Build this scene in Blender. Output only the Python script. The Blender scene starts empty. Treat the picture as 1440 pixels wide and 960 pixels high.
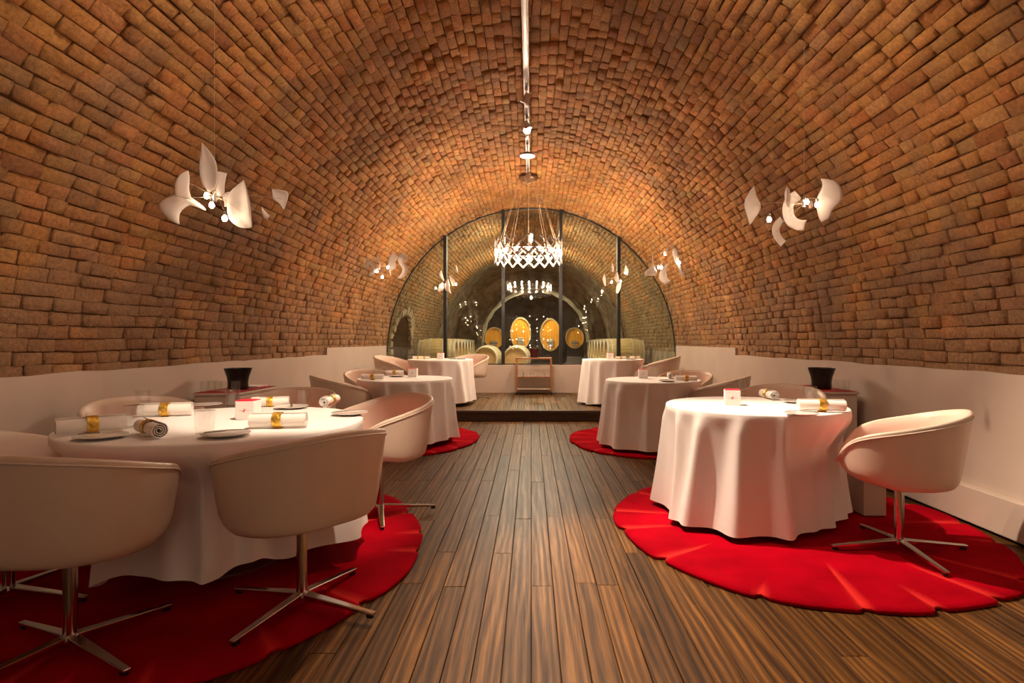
import bpy, bmesh, math, random
import numpy as np
from mathutils import Vector, Matrix, noise

PI = math.pi
SC = bpy.context.scene
COL = SC.collection
R = random.Random(7)

# ------------------------------------------------------------------ camera, world, exposure
F = 815.0                       # focal length in pixels of the 1440 px frame
CX, CY, EYE = 747.0, 479.0, 1.2
cam_d = bpy.data.cameras.new('camera')
cam = bpy.data.objects.new('camera', cam_d); COL.objects.link(cam)
cam.location = (0, 0, EYE); cam.rotation_euler = (PI/2, 0, 0)
cam_d.sensor_width = 36; cam_d.lens = F/1440*36
cam_d.shift_x = -(CX-720)/1440; cam_d.shift_y = -(480-CY)/1440
cam_d.clip_start = .05; cam_d.clip_end = 100
SC.camera = cam
world = bpy.data.worlds.new('world'); SC.world = world; world.use_nodes = True
world.node_tree.nodes['Background'].inputs[0].default_value = (1, .75, .5, 1)
world.node_tree.nodes['Background'].inputs[1].default_value = 0.0
vs = SC.view_settings
vs.view_transform = 'Standard'; vs.look = 'None'; vs.gamma = 1; vs.use_curve_mapping = False
vs.exposure = 0.55
WARM = (1.0, .76, .56)
WARM2 = (1.0, .77, .57)
COOL = (1.0, .93, .70)
K_SPOT, K_CHAND, K_CELLAR, K_BULB = 1.0, 1.0, 1.0, 1.0

def light(name, kind, loc, energy, color, parent=None, size=.05, target=None, angle=60, blend=.5):
    d = bpy.data.lights.new(name, kind); d.energy = energy; d.color = color
    if kind in ('POINT', 'SPOT'): d.shadow_soft_size = size
    if kind == 'SPOT': d.spot_size = math.radians(angle); d.spot_blend = blend
    o = bpy.data.objects.new(name, d); COL.objects.link(o); o.location = loc
    if target is not None:
        o.rotation_euler = (Vector(target)-Vector(loc)).to_track_quat('-Z', 'Y').to_euler()
    return o

# ------------------------------------------------------------------ materials
def nt_new(name):
    m = bpy.data.materials.new(name); m.use_nodes = True
    t = m.node_tree; b = t.nodes['Principled BSDF']
    return m, t, b
def mat(name, col, rough=.5, metal=0, spec=.5, noise_amt=0, noise_scale=20, bump=0, bump_scale=60, sheen=0,
        trans=0, emit=None, emit_s=0, coat=0, stretch=None):
    m, t, b = nt_new(name)
    b.inputs['Base Color'].default_value = (*col, 1)
    b.inputs['Roughness'].default_value = rough
    b.inputs['Metallic'].default_value = metal
    b.inputs['Specular IOR Level'].default_value = spec
    b.inputs['Transmission Weight'].default_value = trans
    b.inputs['Coat Weight'].default_value = coat
    if sheen:
        b.inputs['Sheen Weight'].default_value = sheen
        b.inputs['Sheen Tint'].default_value = (*[min(1, c*2+.05) for c in col], 1)
    if emit: b.inputs['Emission Color'].default_value = (*emit, 1); b.inputs['Emission Strength'].default_value = emit_s
    N = t.nodes.new; L = t.links.new
    if noise_amt or bump:
        g = N('ShaderNodeTexCoord'); vec = g.outputs['Object']
        if stretch:
            mp = N('ShaderNodeMapping'); mp.inputs['Scale'].default_value = stretch; L(vec, mp.inputs['Vector']); vec = mp.outputs[0]
    if noise_amt:
        n = N('ShaderNodeTexNoise'); n.inputs['Scale'].default_value = noise_scale; n.inputs['Detail'].default_value = 6
        L(vec, n.inputs['Vector'])
        r = N('ShaderNodeMapRange'); r.inputs['From Min'].default_value = .3; r.inputs['From Max'].default_value = .7
        r.inputs['To Min'].default_value = 1-noise_amt; r.inputs['To Max'].default_value = 1+noise_amt
        L(n.outputs['Fac'], r.inputs['Value'])
        x = N('ShaderNodeVectorMath'); x.operation = 'SCALE'; x.inputs[0].default_value = col
        L(r.outputs[0], x.inputs['Scale']); L(x.outputs[0], b.inputs['Base Color'])
    if bump:
        n2 = N('ShaderNodeTexNoise'); n2.inputs['Scale'].default_value = bump_scale; n2.inputs['Detail'].default_value = 5
        L(vec, n2.inputs['Vector'])
        bp = N('ShaderNodeBump'); bp.inputs['Strength'].default_value = bump; bp.inputs['Distance'].default_value = .01
        L(n2.outputs['Fac'], bp.inputs['Height']); L(bp.outputs[0], b.inputs['Normal'])
    return m

def brick_mat(name, dirt=(.30, .178, .102), base=1.0, dirt_lo=.46):
    m, t, b = nt_new(name); N = t.nodes.new; L = t.links.new
    at = N('ShaderNodeAttribute'); at.attribute_name = 'tint'
    geo = N('ShaderNodeNewGeometry'); pos = geo.outputs['Position']
    n1 = N('ShaderNodeTexNoise'); n1.inputs['Scale'].default_value = 38; n1.inputs['Detail'].default_value = 8; n1.inputs['Roughness'].default_value = .7
    L(pos, n1.inputs['Vector'])
    r1 = N('ShaderNodeMapRange'); r1.inputs['From Min'].default_value = .25; r1.inputs['From Max'].default_value = .75
    r1.inputs['To Min'].default_value = .60; r1.inputs['To Max'].default_value = 1.38
    L(n1.outputs['Fac'], r1.inputs['Value'])
    x = N('ShaderNodeVectorMath'); x.operation = 'SCALE'; L(at.outputs['Color'], x.inputs[0]); L(r1.outputs[0], x.inputs['Scale'])
    # old lime and dirt, stronger on the lowest courses where damp climbs the wall
    n2 = N('ShaderNodeTexNoise'); n2.inputs['Scale'].default_value = 1.7; n2.inputs['Detail'].default_value = 7; n2.inputs['Roughness'].default_value = .62
    L(pos, n2.inputs['Vector'])
    sep = N('ShaderNodeSeparateXYZ'); L(pos, sep.inputs[0])
    hz = N('ShaderNodeMapRange'); hz.inputs['From Min'].default_value = .9; hz.inputs['From Max'].default_value = 2.9
    hz.inputs['To Min'].default_value = .24; hz.inputs['To Max'].default_value = -.05
    L(sep.outputs['Z'], hz.inputs['Value'])
    ad = N('ShaderNodeMath'); ad.operation = 'ADD'; L(n2.outputs['Fac'], ad.inputs[0]); L(hz.outputs[0], ad.inputs[1])
    r2 = N('ShaderNodeMapRange'); r2.inputs['From Min'].default_value = dirt_lo; r2.inputs['From Max'].default_value = dirt_lo+.24
    r2.inputs['To Max'].default_value = .8
    L(ad.outputs[0], r2.inputs['Value'])
    mx = N('ShaderNodeMix'); mx.data_type = 'RGBA'; L(r2.outputs[0], mx.inputs['Factor'])
    L(x.outputs[0], mx.inputs[6])
    x2 = N('ShaderNodeVectorMath'); x2.operation = 'SCALE'; x2.inputs[0].default_value = dirt; L(r1.outputs[0], x2.inputs['Scale'])
    L(x2.outputs[0], mx.inputs[7])
    n4 = N('ShaderNodeTexNoise'); n4.inputs['Scale'].default_value = .75; n4.inputs['Detail'].default_value = 4; L(pos, n4.inputs['Vector'])
    r4 = N('ShaderNodeMapRange'); r4.inputs['From Min'].default_value = .32; r4.inputs['From Max'].default_value = .66
    r4.inputs['To Min'].default_value = .70; r4.inputs['To Max'].default_value = 1.14; L(n4.outputs['Fac'], r4.inputs['Value'])
    # pale lime flecks
    n3 = N('ShaderNodeTexNoise'); n3.inputs['Scale'].default_value = 11; n3.inputs['Detail'].default_value = 9; n3.inputs['Roughness'].default_value = .75
    L(pos, n3.inputs['Vector'])
    r3 = N('ShaderNodeMapRange'); r3.inputs['From Min'].default_value = .60; r3.inputs['From Max'].default_value = .74; r3.inputs['To Max'].default_value = .42
    L(n3.outputs['Fac'], r3.inputs['Value'])
    mx2 = N('ShaderNodeMix'); mx2.data_type = 'RGBA'; L(r3.outputs[0], mx2.inputs['Factor'])
    L(mx.outputs[2], mx2.inputs[6]); mx2.inputs[7].default_value = (.50, .38, .27, 1)
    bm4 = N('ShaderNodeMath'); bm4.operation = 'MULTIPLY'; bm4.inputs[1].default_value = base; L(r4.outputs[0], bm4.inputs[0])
    s = N('ShaderNodeVectorMath'); s.operation = 'SCALE'; L(bm4.outputs[0], s.inputs['Scale'])
    L(mx2.outputs[2], s.inputs[0]); L(s.outputs[0], b.inputs['Base Color'])
    b.inputs['Roughness'].default_value = .82; b.inputs['Specular IOR Level'].default_value = .25
    bp = N('ShaderNodeBump'); bp.inputs['Strength'].default_value = 1.0; bp.inputs['Distance'].default_value = .016
    L(n1.outputs['Fac'], bp.inputs['Height'])
    bp2 = N('ShaderNodeBump'); bp2.inputs['Strength'].default_value = .8; bp2.inputs['Distance'].default_value = .025
    L(n3.outputs['Fac'], bp2.inputs['Height']); L(bp.outputs[0], bp2.inputs['Normal']); L(bp2.outputs[0], b.inputs['Normal'])
    return m

def plank_mat(name, dark=(.026, .0095, .002), mid=(.098, .042, .010), lite=(.225, .100, .023)):
    m, t, b = nt_new(name); N = t.nodes.new; L = t.links.new
    geo = N('ShaderNodeNewGeometry'); oi = N('ShaderNodeObjectInfo')
    off = N('ShaderNodeMath'); off.operation = 'MULTIPLY'; off.inputs[1].default_value = 41.0; L(oi.outputs['Random'], off.inputs[0])
    cb = N('ShaderNodeCombineXYZ'); L(off.outputs[0], cb.inputs[1]); L(off.outputs[0], cb.inputs[2])
    add = N('ShaderNodeVectorMath'); add.operation = 'ADD'; L(geo.outputs['Position'], add.inputs[0]); L(cb.outputs[0], add.inputs[1])
    mp = N('ShaderNodeMapping'); mp.inputs['Scale'].default_value = (11, .45, 1); L(add.outputs[0], mp.inputs['Vector'])
    n = N('ShaderNodeTexNoise'); n.inputs['Scale'].default_value = 1.0; n.inputs['Detail'].default_value = 8; n.inputs['Roughness'].default_value = .66
    n.inputs['Distortion'].default_value = 2.6
    L(mp.outputs[0], n.inputs['Vector'])
    # flame figure: bands of a distorted distance across the board
    mp2 = N('ShaderNodeMapping'); mp2.inputs['Scale'].default_value = (5.5, .42, 1); L(add.outputs[0], mp2.inputs['Vector'])
    w = N('ShaderNodeTexWave'); w.wave_type = 'BANDS'; w.bands_direction = 'X'; w.inputs['Scale'].default_value = 1.5
    w.inputs['Distortion'].default_value = 14; w.inputs['Detail'].default_value = 4; w.inputs['Detail Scale'].default_value = .7
    L(mp2.outputs[0], w.inputs['Vector'])
    mxf = N('ShaderNodeMix'); mxf.inputs['Factor'].default_value = .22; L(n.outputs['Fac'], mxf.inputs[2]); L(w.outputs['Fac'], mxf.inputs[3])
    mp5 = N('ShaderNodeMapping'); mp5.inputs['Scale'].default_value = (75, 1.7, 1); L(add.outputs[0], mp5.inputs['Vector'])
    n5 = N('ShaderNodeTexNoise'); n5.inputs['Scale'].default_value = 1.0; n5.inputs['Detail'].default_value = 5; n5.inputs['Distortion'].default_value = 1.2; L(mp5.outputs[0], n5.inputs['Vector'])
    mx5 = N('ShaderNodeMix'); mx5.inputs['Factor'].default_value = .34; L(mxf.outputs[0], mx5.inputs[2]); L(n5.outputs['Fac'], mx5.inputs[3]); mxf = mx5
    cr = N('ShaderNodeValToRGB'); e = cr.color_ramp.elements
    e[0].position = .33; e[0].color = (*dark, 1); e[1].position = .66; e[1].color = (*lite, 1)
    k = e.new(.5); k.color = (*mid, 1)
    L(mxf.outputs[0], cr.inputs[0])
    rr = N('ShaderNodeMapRange'); rr.inputs['To Min'].default_value = .62; rr.inputs['To Max'].default_value = 1.3
    fr = N('ShaderNodeMath'); fr.operation = 'FRACT'; mu = N('ShaderNodeMath'); mu.operation = 'MULTIPLY'; mu.inputs[1].default_value = 7.31
    L(oi.outputs['Random'], mu.inputs[0]); L(mu.outputs[0], fr.inputs[0]); L(fr.outputs[0], rr.inputs['Value'])
    s = N('ShaderNodeVectorMath'); s.operation = 'SCALE'; L(cr.outputs[0], s.inputs[0]); L(rr.outputs[0], s.inputs['Scale'])
    L(s.outputs[0], b.inputs['Base Color'])
    b.inputs['Specular IOR Level'].default_value = .16
    r2 = N('ShaderNodeMapRange'); r2.inputs['To Min'].default_value = .60; r2.inputs['To Max'].default_value = .36
    L(mxf.outputs[0], r2.inputs['Value']); L(r2.outputs[0], b.inputs['Roughness'])
    bp = N('ShaderNodeBump'); bp.inputs['Strength'].default_value = .5; bp.inputs['Distance'].default_value = .004
    L(mxf.outputs[0], bp.inputs['Height']); L(bp.outputs[0], b.inputs['Normal'])
    return m

def pane_mat(name, tint, refl=1.0):
    m = bpy.data.materials.new(name); m.use_nodes = True; t = m.node_tree; t.nodes.clear(); N = t.nodes.new; L = t.links.new
    o = N('ShaderNodeOutputMaterial'); mx = N('ShaderNodeMixShader'); tr = N('ShaderNodeBsdfTransparent'); gl = N('ShaderNodeBsdfGlossy')
    tr.inputs[0].default_value = (*tint, 1); gl.inputs['Roughness'].default_value = .0; gl.inputs[0].default_value = (1, 1, 1, 1)
    lw = N('ShaderNodeLayerWeight'); lw.inputs['Blend'].default_value = .5
    pw = N('ShaderNodeMath'); pw.operation = 'POWER'; pw.inputs[1].default_value = 5; L(lw.outputs['Facing'], pw.inputs[0])
    mu = N('ShaderNodeMath'); mu.operation = 'MULTIPLY_ADD'; mu.inputs[1].default_value = .7; mu.inputs[2].default_value = .05*refl; L(pw.outputs[0], mu.inputs[0])
    L(mu.outputs[0], mx.inputs[0]); L(tr.outputs[0], mx.inputs[1]); L(gl.outputs[0], mx.inputs[2]); L(mx.outputs[0], o.inputs[0])
    return m

def rug_mat():
    m, t, b = nt_new('red_pile'); N = t.nodes.new; L = t.links.new
    at = N('ShaderNodeAttribute'); at.attribute_name = 'vein'
    geo = N('ShaderNodeNewGeometry')
    n = N('ShaderNodeTexNoise'); n.inputs['Scale'].default_value = 3.2; n.inputs['Detail'].default_value = 5; L(geo.outputs['Position'], n.inputs['Vector'])
    r = N('ShaderNodeMapRange'); r.inputs['From Min'].default_value = .3; r.inputs['From Max'].default_value = .7
    r.inputs['To Min'].default_value = .72; r.inputs['To Max'].default_value = 1.2; L(n.outputs['Fac'], r.inputs['Value'])
    x = N('ShaderNodeVectorMath'); x.operation = 'SCALE'; x.inputs[0].default_value = (.36, .0008, .009); L(r.outputs[0], x.inputs['Scale'])
    mx = N('ShaderNodeMix'); mx.data_type = 'RGBA'; L(at.outputs['Fac'], mx.inputs['Factor']); L(x.outputs[0], mx.inputs[6])
    mx.inputs[7].default_value = (.70, .035, .03, 1); L(mx.outputs[2], b.inputs['Base Color'])
    b.inputs['Roughness'].default_value = 1.0; b.inputs['Specular IOR Level'].default_value = .02
    b.inputs['Sheen Weight'].default_value = .03; b.inputs['Sheen Tint'].default_value = (1, .1, .08, 1)
    n2 = N('ShaderNodeTexNoise'); n2.inputs['Scale'].default_value = 170; n2.inputs['Detail'].default_value = 3; L(geo.outputs['Position'], n2.inputs['Vector'])
    bp = N('ShaderNodeBump'); bp.inputs['Strength'].default_value = .5; bp.inputs['Distance'].default_value = .006
    L(n2.outputs['Fac'], bp.inputs['Height']); L(bp.outputs[0], b.inputs['Normal'])
    return m

M = dict(
    brick=brick_mat('old_brick'),
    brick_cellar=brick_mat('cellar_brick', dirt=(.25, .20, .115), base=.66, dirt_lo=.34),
    mortar=mat('mortar', (.15, .062, .021), .95, noise_amt=.3, noise_scale=8, bump=.6),
    plaster=mat('white_plaster', (.52, .42, .35), .75, noise_amt=.05, noise_scale=2.5, bump=.06, bump_scale=25),
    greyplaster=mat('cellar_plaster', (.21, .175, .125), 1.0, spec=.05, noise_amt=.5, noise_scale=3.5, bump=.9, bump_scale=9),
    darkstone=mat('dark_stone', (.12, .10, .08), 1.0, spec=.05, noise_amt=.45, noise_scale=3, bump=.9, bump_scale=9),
    stone=mat('rubble_stone', (.26, .21, .15), .9, noise_amt=.4, noise_scale=7, bump=.9, bump_scale=20),
    concrete=mat('cellar_floor', (.26, .24, .21), .8, noise_amt=.2, noise_scale=2, bump=.2),
    plank=plank_mat('floor_plank'),
    plank_dais=plank_mat('platform_plank', (.05, .027, .010), (.12, .065, .024), (.20, .115, .045)),
    underfloor=mat('underfloor', (.018, .010, .006), .9, noise_amt=.3),
    riser=mat('riser_wood', (.06, .028, .014), .5, noise_amt=.3, noise_scale=4, stretch=(1, 12, 12), bump=.2),
    rug=rug_mat(),
    cloth=mat('white_linen', (.86, .825, .80), .8, spec=.2, bump=.05, bump_scale=300, sheen=.0),
    napkin=mat('napkin_linen', (.90, .855, .80), .85, spec=.2, bump=.08, bump_scale=250),
    leather=mat('cream_leather', (.71, .585, .475), .38, spec=.45, noise_amt=.03, noise_scale=6, bump=.04, bump_scale=180),
    piping=mat('pale_piping', (.74, .65, .56), .45),
    redseat=mat('red_seat', (.62, .012, .02), .7, noise_amt=.1, noise_scale=30, bump=.1),
    chrome=mat('chrome', (.62, .60, .58), .14, metal=1),
    steel=mat('brushed_steel', (.55, .53, .5), .3, metal=1),
    gold=mat('gold_band', (.80, .50, .085), .35, metal=.75, noise_amt=.35, noise_scale=55, bump=.5, bump_scale=70),
    china=mat('grey_china', (.70, .66, .61), .18, spec=.6, coat=.3),
    glass=pane_mat('clear_glass', (.94, .94, .93), 1.6),
    pane=pane_mat('window_glass', (.91, .91, .81), 1.7),
    pane2=pane_mat('window_glass_inner', (.95, .96, .92), 1.3),
    white=mat('white_lacquer', (.55, .45, .38), .45, noise_amt=.03, noise_scale=3),
    whitebox=mat('white_card', (.86, .82, .79), .6, noise_amt=.02),
    redcard=mat('red_card', (.70, .015, .05), .5, noise_amt=.05),
    runner=mat('red_runner', (.42, .008, .014), .8, noise_amt=.1, bump=.1, bump_scale=200),
    black=mat('black_lacquer', (.006, .005, .005), .35, noise_amt=.05),
    blackframe=mat('black_frame', (.006, .006, .007), .5, noise_amt=.05),
    maroon=mat('maroon_lacquer', (.05, .006, .008), .3, noise_amt=.05),
    wood=mat('cherry_wood', (.34, .14, .06), .4, noise_amt=.25, noise_scale=4, stretch=(9, 9, 1), bump=.05),
    grey=mat('grey_mark', (.4, .38, .37), .6, noise_amt=.02),
    metalwhite=mat('white_metal', (.62, .58, .54), .3, spec=.6, noise_amt=.02),
    satin=mat('satin_silver', (.22, .19, .165), .5, noise_amt=.02),
    railwhite=mat('rail_white', (.86, .83, .80), .4, noise_amt=.02),
    brownmetal=mat('bronze_metal', (.16, .075, .04), .4, metal=.7, noise_amt=.1),
    wire=mat('steel_wire', (.60, .46, .32), .4, metal=.6, noise_amt=.02),
    oak=mat('barrel_oak', (.55, .42, .20), .6, noise_amt=.25, noise_scale=5, stretch=(1.5, 12, 12), bump=.15),
    oakhead=mat('barrel_head_oak', (.58, .36, .15), .6, noise_amt=.15, noise_scale=5, stretch=(14, 1, 2), bump=.1),
    hoop=mat('galvanised_hoop', (.60, .62, .58), .45, metal=.5, noise_amt=.1, noise_scale=15),
    palehoop=mat('pale_hoop', (.90, .87, .78), .5, noise_amt=.08, noise_scale=15),
    caskwood=mat('cask_ochre', (.85, .36, .028), .45, noise_amt=.12, noise_scale=3, stretch=(9, 1, .6), bump=.08),
    stripwhite=mat('tread_white', (.5, .47, .4), .6, noise_amt=.1),
)
def petal_mat():
    m = bpy.data.materials.new('porcelain_petal'); m.use_nodes = True; t = m.node_tree; N = t.nodes.new; L = t.links.new
    b = t.nodes['Principled BSDF']; o = t.nodes['Material Output']
    b.inputs['Base Color'].default_value = (.86, .80, .76, 1); b.inputs['Roughness'].default_value = .35
    tl = N('ShaderNodeBsdfTranslucent'); tl.inputs[0].default_value = (.86, .78, .72, 1)
    n = N('ShaderNodeTexNoise'); n.inputs['Scale'].default_value = 25
    bp = N('ShaderNodeBump'); bp.inputs['Strength'].default_value = .15; L(n.outputs['Fac'], bp.inputs['Height']); L(bp.outputs[0], b.inputs['Normal'])
    mx = N('ShaderNodeMixShader'); mx.inputs[0].default_value = .42
    L(b.outputs[0], mx.inputs[1]); L(tl.outputs[0], mx.inputs[2]); L(mx.outputs[0], o.inputs[0])
    return m
M['petal'] = petal_mat()
def emit_mat(name, col, s):
    return mat(name, (.9, .85, .8), .5, emit=col, emit_s=s)
M['bulb'] = emit_mat('lit_bulb', (1, .74, .5), 45)
M['chandbulb'] = emit_mat('chandelier_bulb', (1, .77, .56), 1500)
M['fillbulb'] = emit_mat('added_rear_bulb', (1, .77, .56), 185)  # bulbs of the chandelier added behind the camera
M['lens'] = emit_mat('lit_lens', (1, .82, .6), 60)
M['lensdim'] = emit_mat('reflector_glow', (1, .82, .62), 2.2)
M['tube'] = emit_mat('added_cellar_tube', (1, .90, .68), 1000)  # tubes of the strip lights added to brighten the cellar

# ------------------------------------------------------------------ mesh helpers
class MB:
    def __init__(s): s.v = []; s.f = []
    def add(s, v, f):
        o = len(s.v); s.v += [tuple(p) for p in v]; s.f += [tuple(i+o for i in q) for q in f]; return s
    def box(s, x0, x1, y0, y1, z0, z1):
        v = [(x, y, z) for z in (z0, z1) for y in (y0, y1) for x in (x0, x1)]
        return s.add(v, [(0, 2, 3, 1), (4, 5, 7, 6), (0, 1, 5, 4), (2, 6, 7, 3), (0, 4, 6, 2), (1, 3, 7, 5)])
    def bar(s, a, b, w, h, up=(0, 0, 1), w2=None, h2=None):
        a, b = Vector(a), Vector(b); d = (b-a).normalized(); up = Vector(up)
        if abs(d.dot(up)) > .99: up = Vector((0, 1, 0))
        x = d.cross(up).normalized(); z = x.cross(d)
        w2 = w if w2 is None else w2; h2 = h if h2 is None else h2
        v = [p+x*sx*ww/2+z*sz*hh/2 for p, ww, hh in ((a, w, h), (b, w2, h2)) for sx, sz in ((-1, -1), (1, -1), (1, 1), (-1, 1))]
        return s.add(v, [(0, 3, 2, 1), (4, 5, 6, 7), (0, 1, 5, 4), (1, 2, 6, 5), (2, 3, 7, 6), (3, 0, 4, 7)])
    def tube(s, pts, r, n=8, closed=False, caps=True):
        pts = [Vector(p) for p in pts]; m = len(pts); rr = r if isinstance(r, (list, tuple)) else [r]*m
        v = []; prev = None
        for i, p in enumerate(pts):
            if closed: d = pts[(i+1) % m]-pts[i-1]
            else: d = pts[min(i+1, m-1)]-pts[max(i-1, 0)]
            d.normalize()
            if prev is None:
                a = Vector((0, 0, 1)) if abs(d.z) < .9 else Vector((1, 0, 0)); x = d.cross(a).normalized()
            else:
                x = (prev-d*prev.dot(d)).normalized()
            y = d.cross(x); prev = x
            v += [p+(x*math.cos(2*PI*k/n)+y*math.sin(2*PI*k/n))*rr[i] for k in range(n)]
        f = [(i*n+k, i*n+(k+1) % n, ((i+1) % m)*n+(k+1) % n, ((i+1) % m)*n+k) for i in range(m if closed else m-1) for k in range(n)]
        if caps and not closed: f += [tuple(range(n-1, -1, -1)), tuple(range((m-1)*n, m*n))]
        return s.add(v, f)
    def lathe(s, prof, n=24, origin=(0, 0, 0), axis='z', sx=1, sy=1, rot=None, caps=True):
        v = []; f = []; m = len(prof); ox, oy, oz = origin
        for r_, z in prof:
            for k in range(n):
                a = 2*PI*k/n; p = (r_*math.cos(a)*sx, r_*math.sin(a)*sy, z)
                if axis == 'y': p = (p[0], z, p[1])
                if axis == 'x': p = (z, p[0], p[1])
                if rot is not None: p = rot @ Vector(p)
                v.append((p[0]+ox, p[1]+oy, p[2]+oz))
        for i in range(m-1):
            for k in range(n):
                f.append((i*n+k, i*n+(k+1) % n, (i+1)*n+(k+1) % n, (i+1)*n+k))
        if caps and prof[0][0] > 1e-4: f.append(tuple(range(n-1, -1, -1)))
        if caps and prof[-1][0] > 1e-4: f.append(tuple(range((m-1)*n, m*n)))
        return s.add(v, f)
    def grid(s, rows, closed=False):
        m = len(rows); n = len(rows[0]); v = [p for r_ in rows for p in r_]
        f = [(i*n+k, i*n+(k+1) % n, (i+1)*n+(k+1) % n, (i+1)*n+k) for i in range(m-1) for k in range(n if closed else n-1)]
        return s.add(v, f)
    def mesh(s, name, smooth=None, fix=True):
        me = bpy.data.meshes.new(name); me.from_pydata(s.v, [], s.f); me.validate()
        if fix:
            b = bmesh.new(); b.from_mesh(me); bmesh.ops.remove_doubles(b, verts=b.verts, dist=1e-6)
            bmesh.ops.recalc_face_normals(b, faces=b.faces); b.to_mesh(me); b.free()
        if smooth is not None:
            me.shade_smooth()
            if smooth < 180: me.set_sharp_from_angle(angle=math.radians(smooth))
        me.update(); return me
    def build(s, name, m, parent=None, smooth=None, bevel=0, fix=True, solid=0):
        me = s.mesh(name, smooth, fix); return link(name, me, m, parent, bevel, solid)
def link(name, me, m, parent=None, bevel=0, solid=0):
    o = bpy.data.objects.new(name, me); COL.objects.link(o)
    if m is not None and not me.materials: me.materials.append(M[m] if isinstance(m, str) else m)
    if parent is not None: o.parent = parent
    if solid:
        k = o.modifiers.new('thickness', 'SOLIDIFY'); k.thickness = solid; k.offset = 0
    if bevel:
        k = o.modifiers.new('bevel', 'BEVEL'); k.width = bevel; k.segments = 2; k.limit_method = 'ANGLE'
    return o
def tag(o, label, cat, group=None):
    o['label'] = label; o['category'] = cat
    if group: o['group'] = group
    return o
def thing(name, label, cat, loc=(0, 0, 0), rz=0, group=None):
    o = bpy.data.objects.new(name, None); COL.objects.link(o); o.empty_display_size = .1
    o.location = loc; o.rotation_euler = (0, 0, rz); return tag(o, label, cat, group)
def struct(o, label=None, cat=None):
    o['kind'] = 'structure'
    if label: o['label'] = label
    if cat: o['category'] = cat
    return o
KIDS = {}
def copy_tree(o, parent=None):
    c = o.copy(); COL.objects.link(c); c.parent = parent
    for ch in list(o.children): copy_tree(ch, c)
    return c
def shift_parent(o, p):
    o.parent = p
def BX(*a): return MB().box(*a)

# ------------------------------------------------------------------ the vault
RV, ZC = 2.95, .97              # radius of the barrel and height of its springing
YW = 11.62                      # glass wall
Y0 = 1.2                        # bricks start a little behind the picture edge
def vp(phi, y, r=RV, zc=ZC):    # phi 0 = right springing, pi = left
    return (r*math.cos(phi), y, zc+r*math.sin(phi))
def vault_sheet(name, m, y0, y1, r=RV, zc=ZC, na=72, ny=12, skip=None):
    mb = MB(); v = []; f = []
    for j in range(ny+1):
        for i in range(na+1): v.append(vp(PI*i/na, y0+(y1-y0)*j/ny, r, zc))
    for j in range(ny):
        for i in range(na):
            if skip and skip(v[j*(na+1)+i], v[(j+1)*(na+1)+i+1]): continue
            f.append((j*(na+1)+i, (j+1)*(na+1)+i, (j+1)*(na+1)+i+1, j*(na+1)+i+1))
    mb.add(v, f); return mb.build(name, m, smooth=180, fix=False)

def brick_tint(rr):
    h = rr.random(); k = rr.uniform(.84, 1.12)
    if h < .64: c = (.555, .255, .078)
    elif h < .80: c = (.49, .213, .062)
    elif h < .95: c = (.54, .28, .10)
    else: c = (.42, .17, .055)
    return tuple(x*k*rr.uniform(.93, 1.07) for x in c)

def make_bricks(y0, y1, rr, skip=None):
    pitch = .0825; nc = int(round(PI*RV/pitch)); out = []
    for i in range(nc):
        a0 = PI*i/nc; a1 = PI*(i+1)/nc
        y = y0-rr.uniform(0, .25)
        while y < y1:
            L = rr.uniform(.185, .25) if rr.random() < .72 else rr.uniform(.11, .15)
            ya, yb = max(y, y0), min(y+L, y1)
            y += L
            if yb-ya < .05: continue
            am = (a0+a1)/2
            if skip and skip(RV*math.cos(am), (ya+yb)/2, ZC+RV*math.sin(am)): continue
            g = max(.0006, rr.gauss(.0026, .0016))/RV; gy = max(.0012, rr.gauss(.0050, .0028))
            if rr.random() < .12: gy += .006
            wob = lambda q, yy: (.013*noise.noise(Vector((q*.31, yy*.9, 3.1)))+.005*noise.noise(Vector((q*1.7, yy*3.1, 8.2))))/RV
            low = math.sin(am) < .35 and rr.random() < .35
            pr = rr.gauss(.018, .006) - (.010 if low else 0) - (.014 if rr.random() < .03 else 0)
            pr = max(.006, min(.036, pr))
            tm = min(.006, pr*.17); tilt_a = max(-tm, min(tm, rr.gauss(0, .0035))); tilt_y = max(-tm, min(tm, rr.gauss(0, .0035)))
            A = (a0+g+rr.uniform(-.0012, .0012), a1-g+rr.uniform(-.0012, .0012)); Y = (ya+gy, yb-gy)
            v = []
            cs = [(A[0]+wob(i, Y[0]), Y[0]), (A[1]+wob(i+1, Y[0]), Y[0]), (A[1]+wob(i+1, Y[1]), Y[1]), (A[0]+wob(i, Y[1]), Y[1])]
            for a, yy in cs: v.append(vp(a, yy, RV+.004))
            j = [(rr.uniform(-.0019, .0019), rr.uniform(-.007, .007)) for _ in range(4)]
            for k, (a, yy) in enumerate(cs): v.append(vp(a+j[k][0], yy+j[k][1], RV-pr*.62))
            sa = (1, -1, -1, 1); sy = (1, 1, -1, -1)
            for k, (a, yy) in enumerate(cs):
                ch = rr.uniform(.002, .0075)
                v.append(vp(a+j[k][0]+sa[k]*ch/RV, yy+j[k][1]+sy[k]*ch, RV-pr-tilt_a*sa[k]-tilt_y*sy[k]))
            out.append((v, brick_tint(rr)))
    return out
BF = [(8, 9, 10, 11)]
for k in range(4):
    l = (k+1) % 4; BF += [(k, l, 4+l, 4+k), (4+k, 4+l, 8+l, 8+k)]
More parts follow.
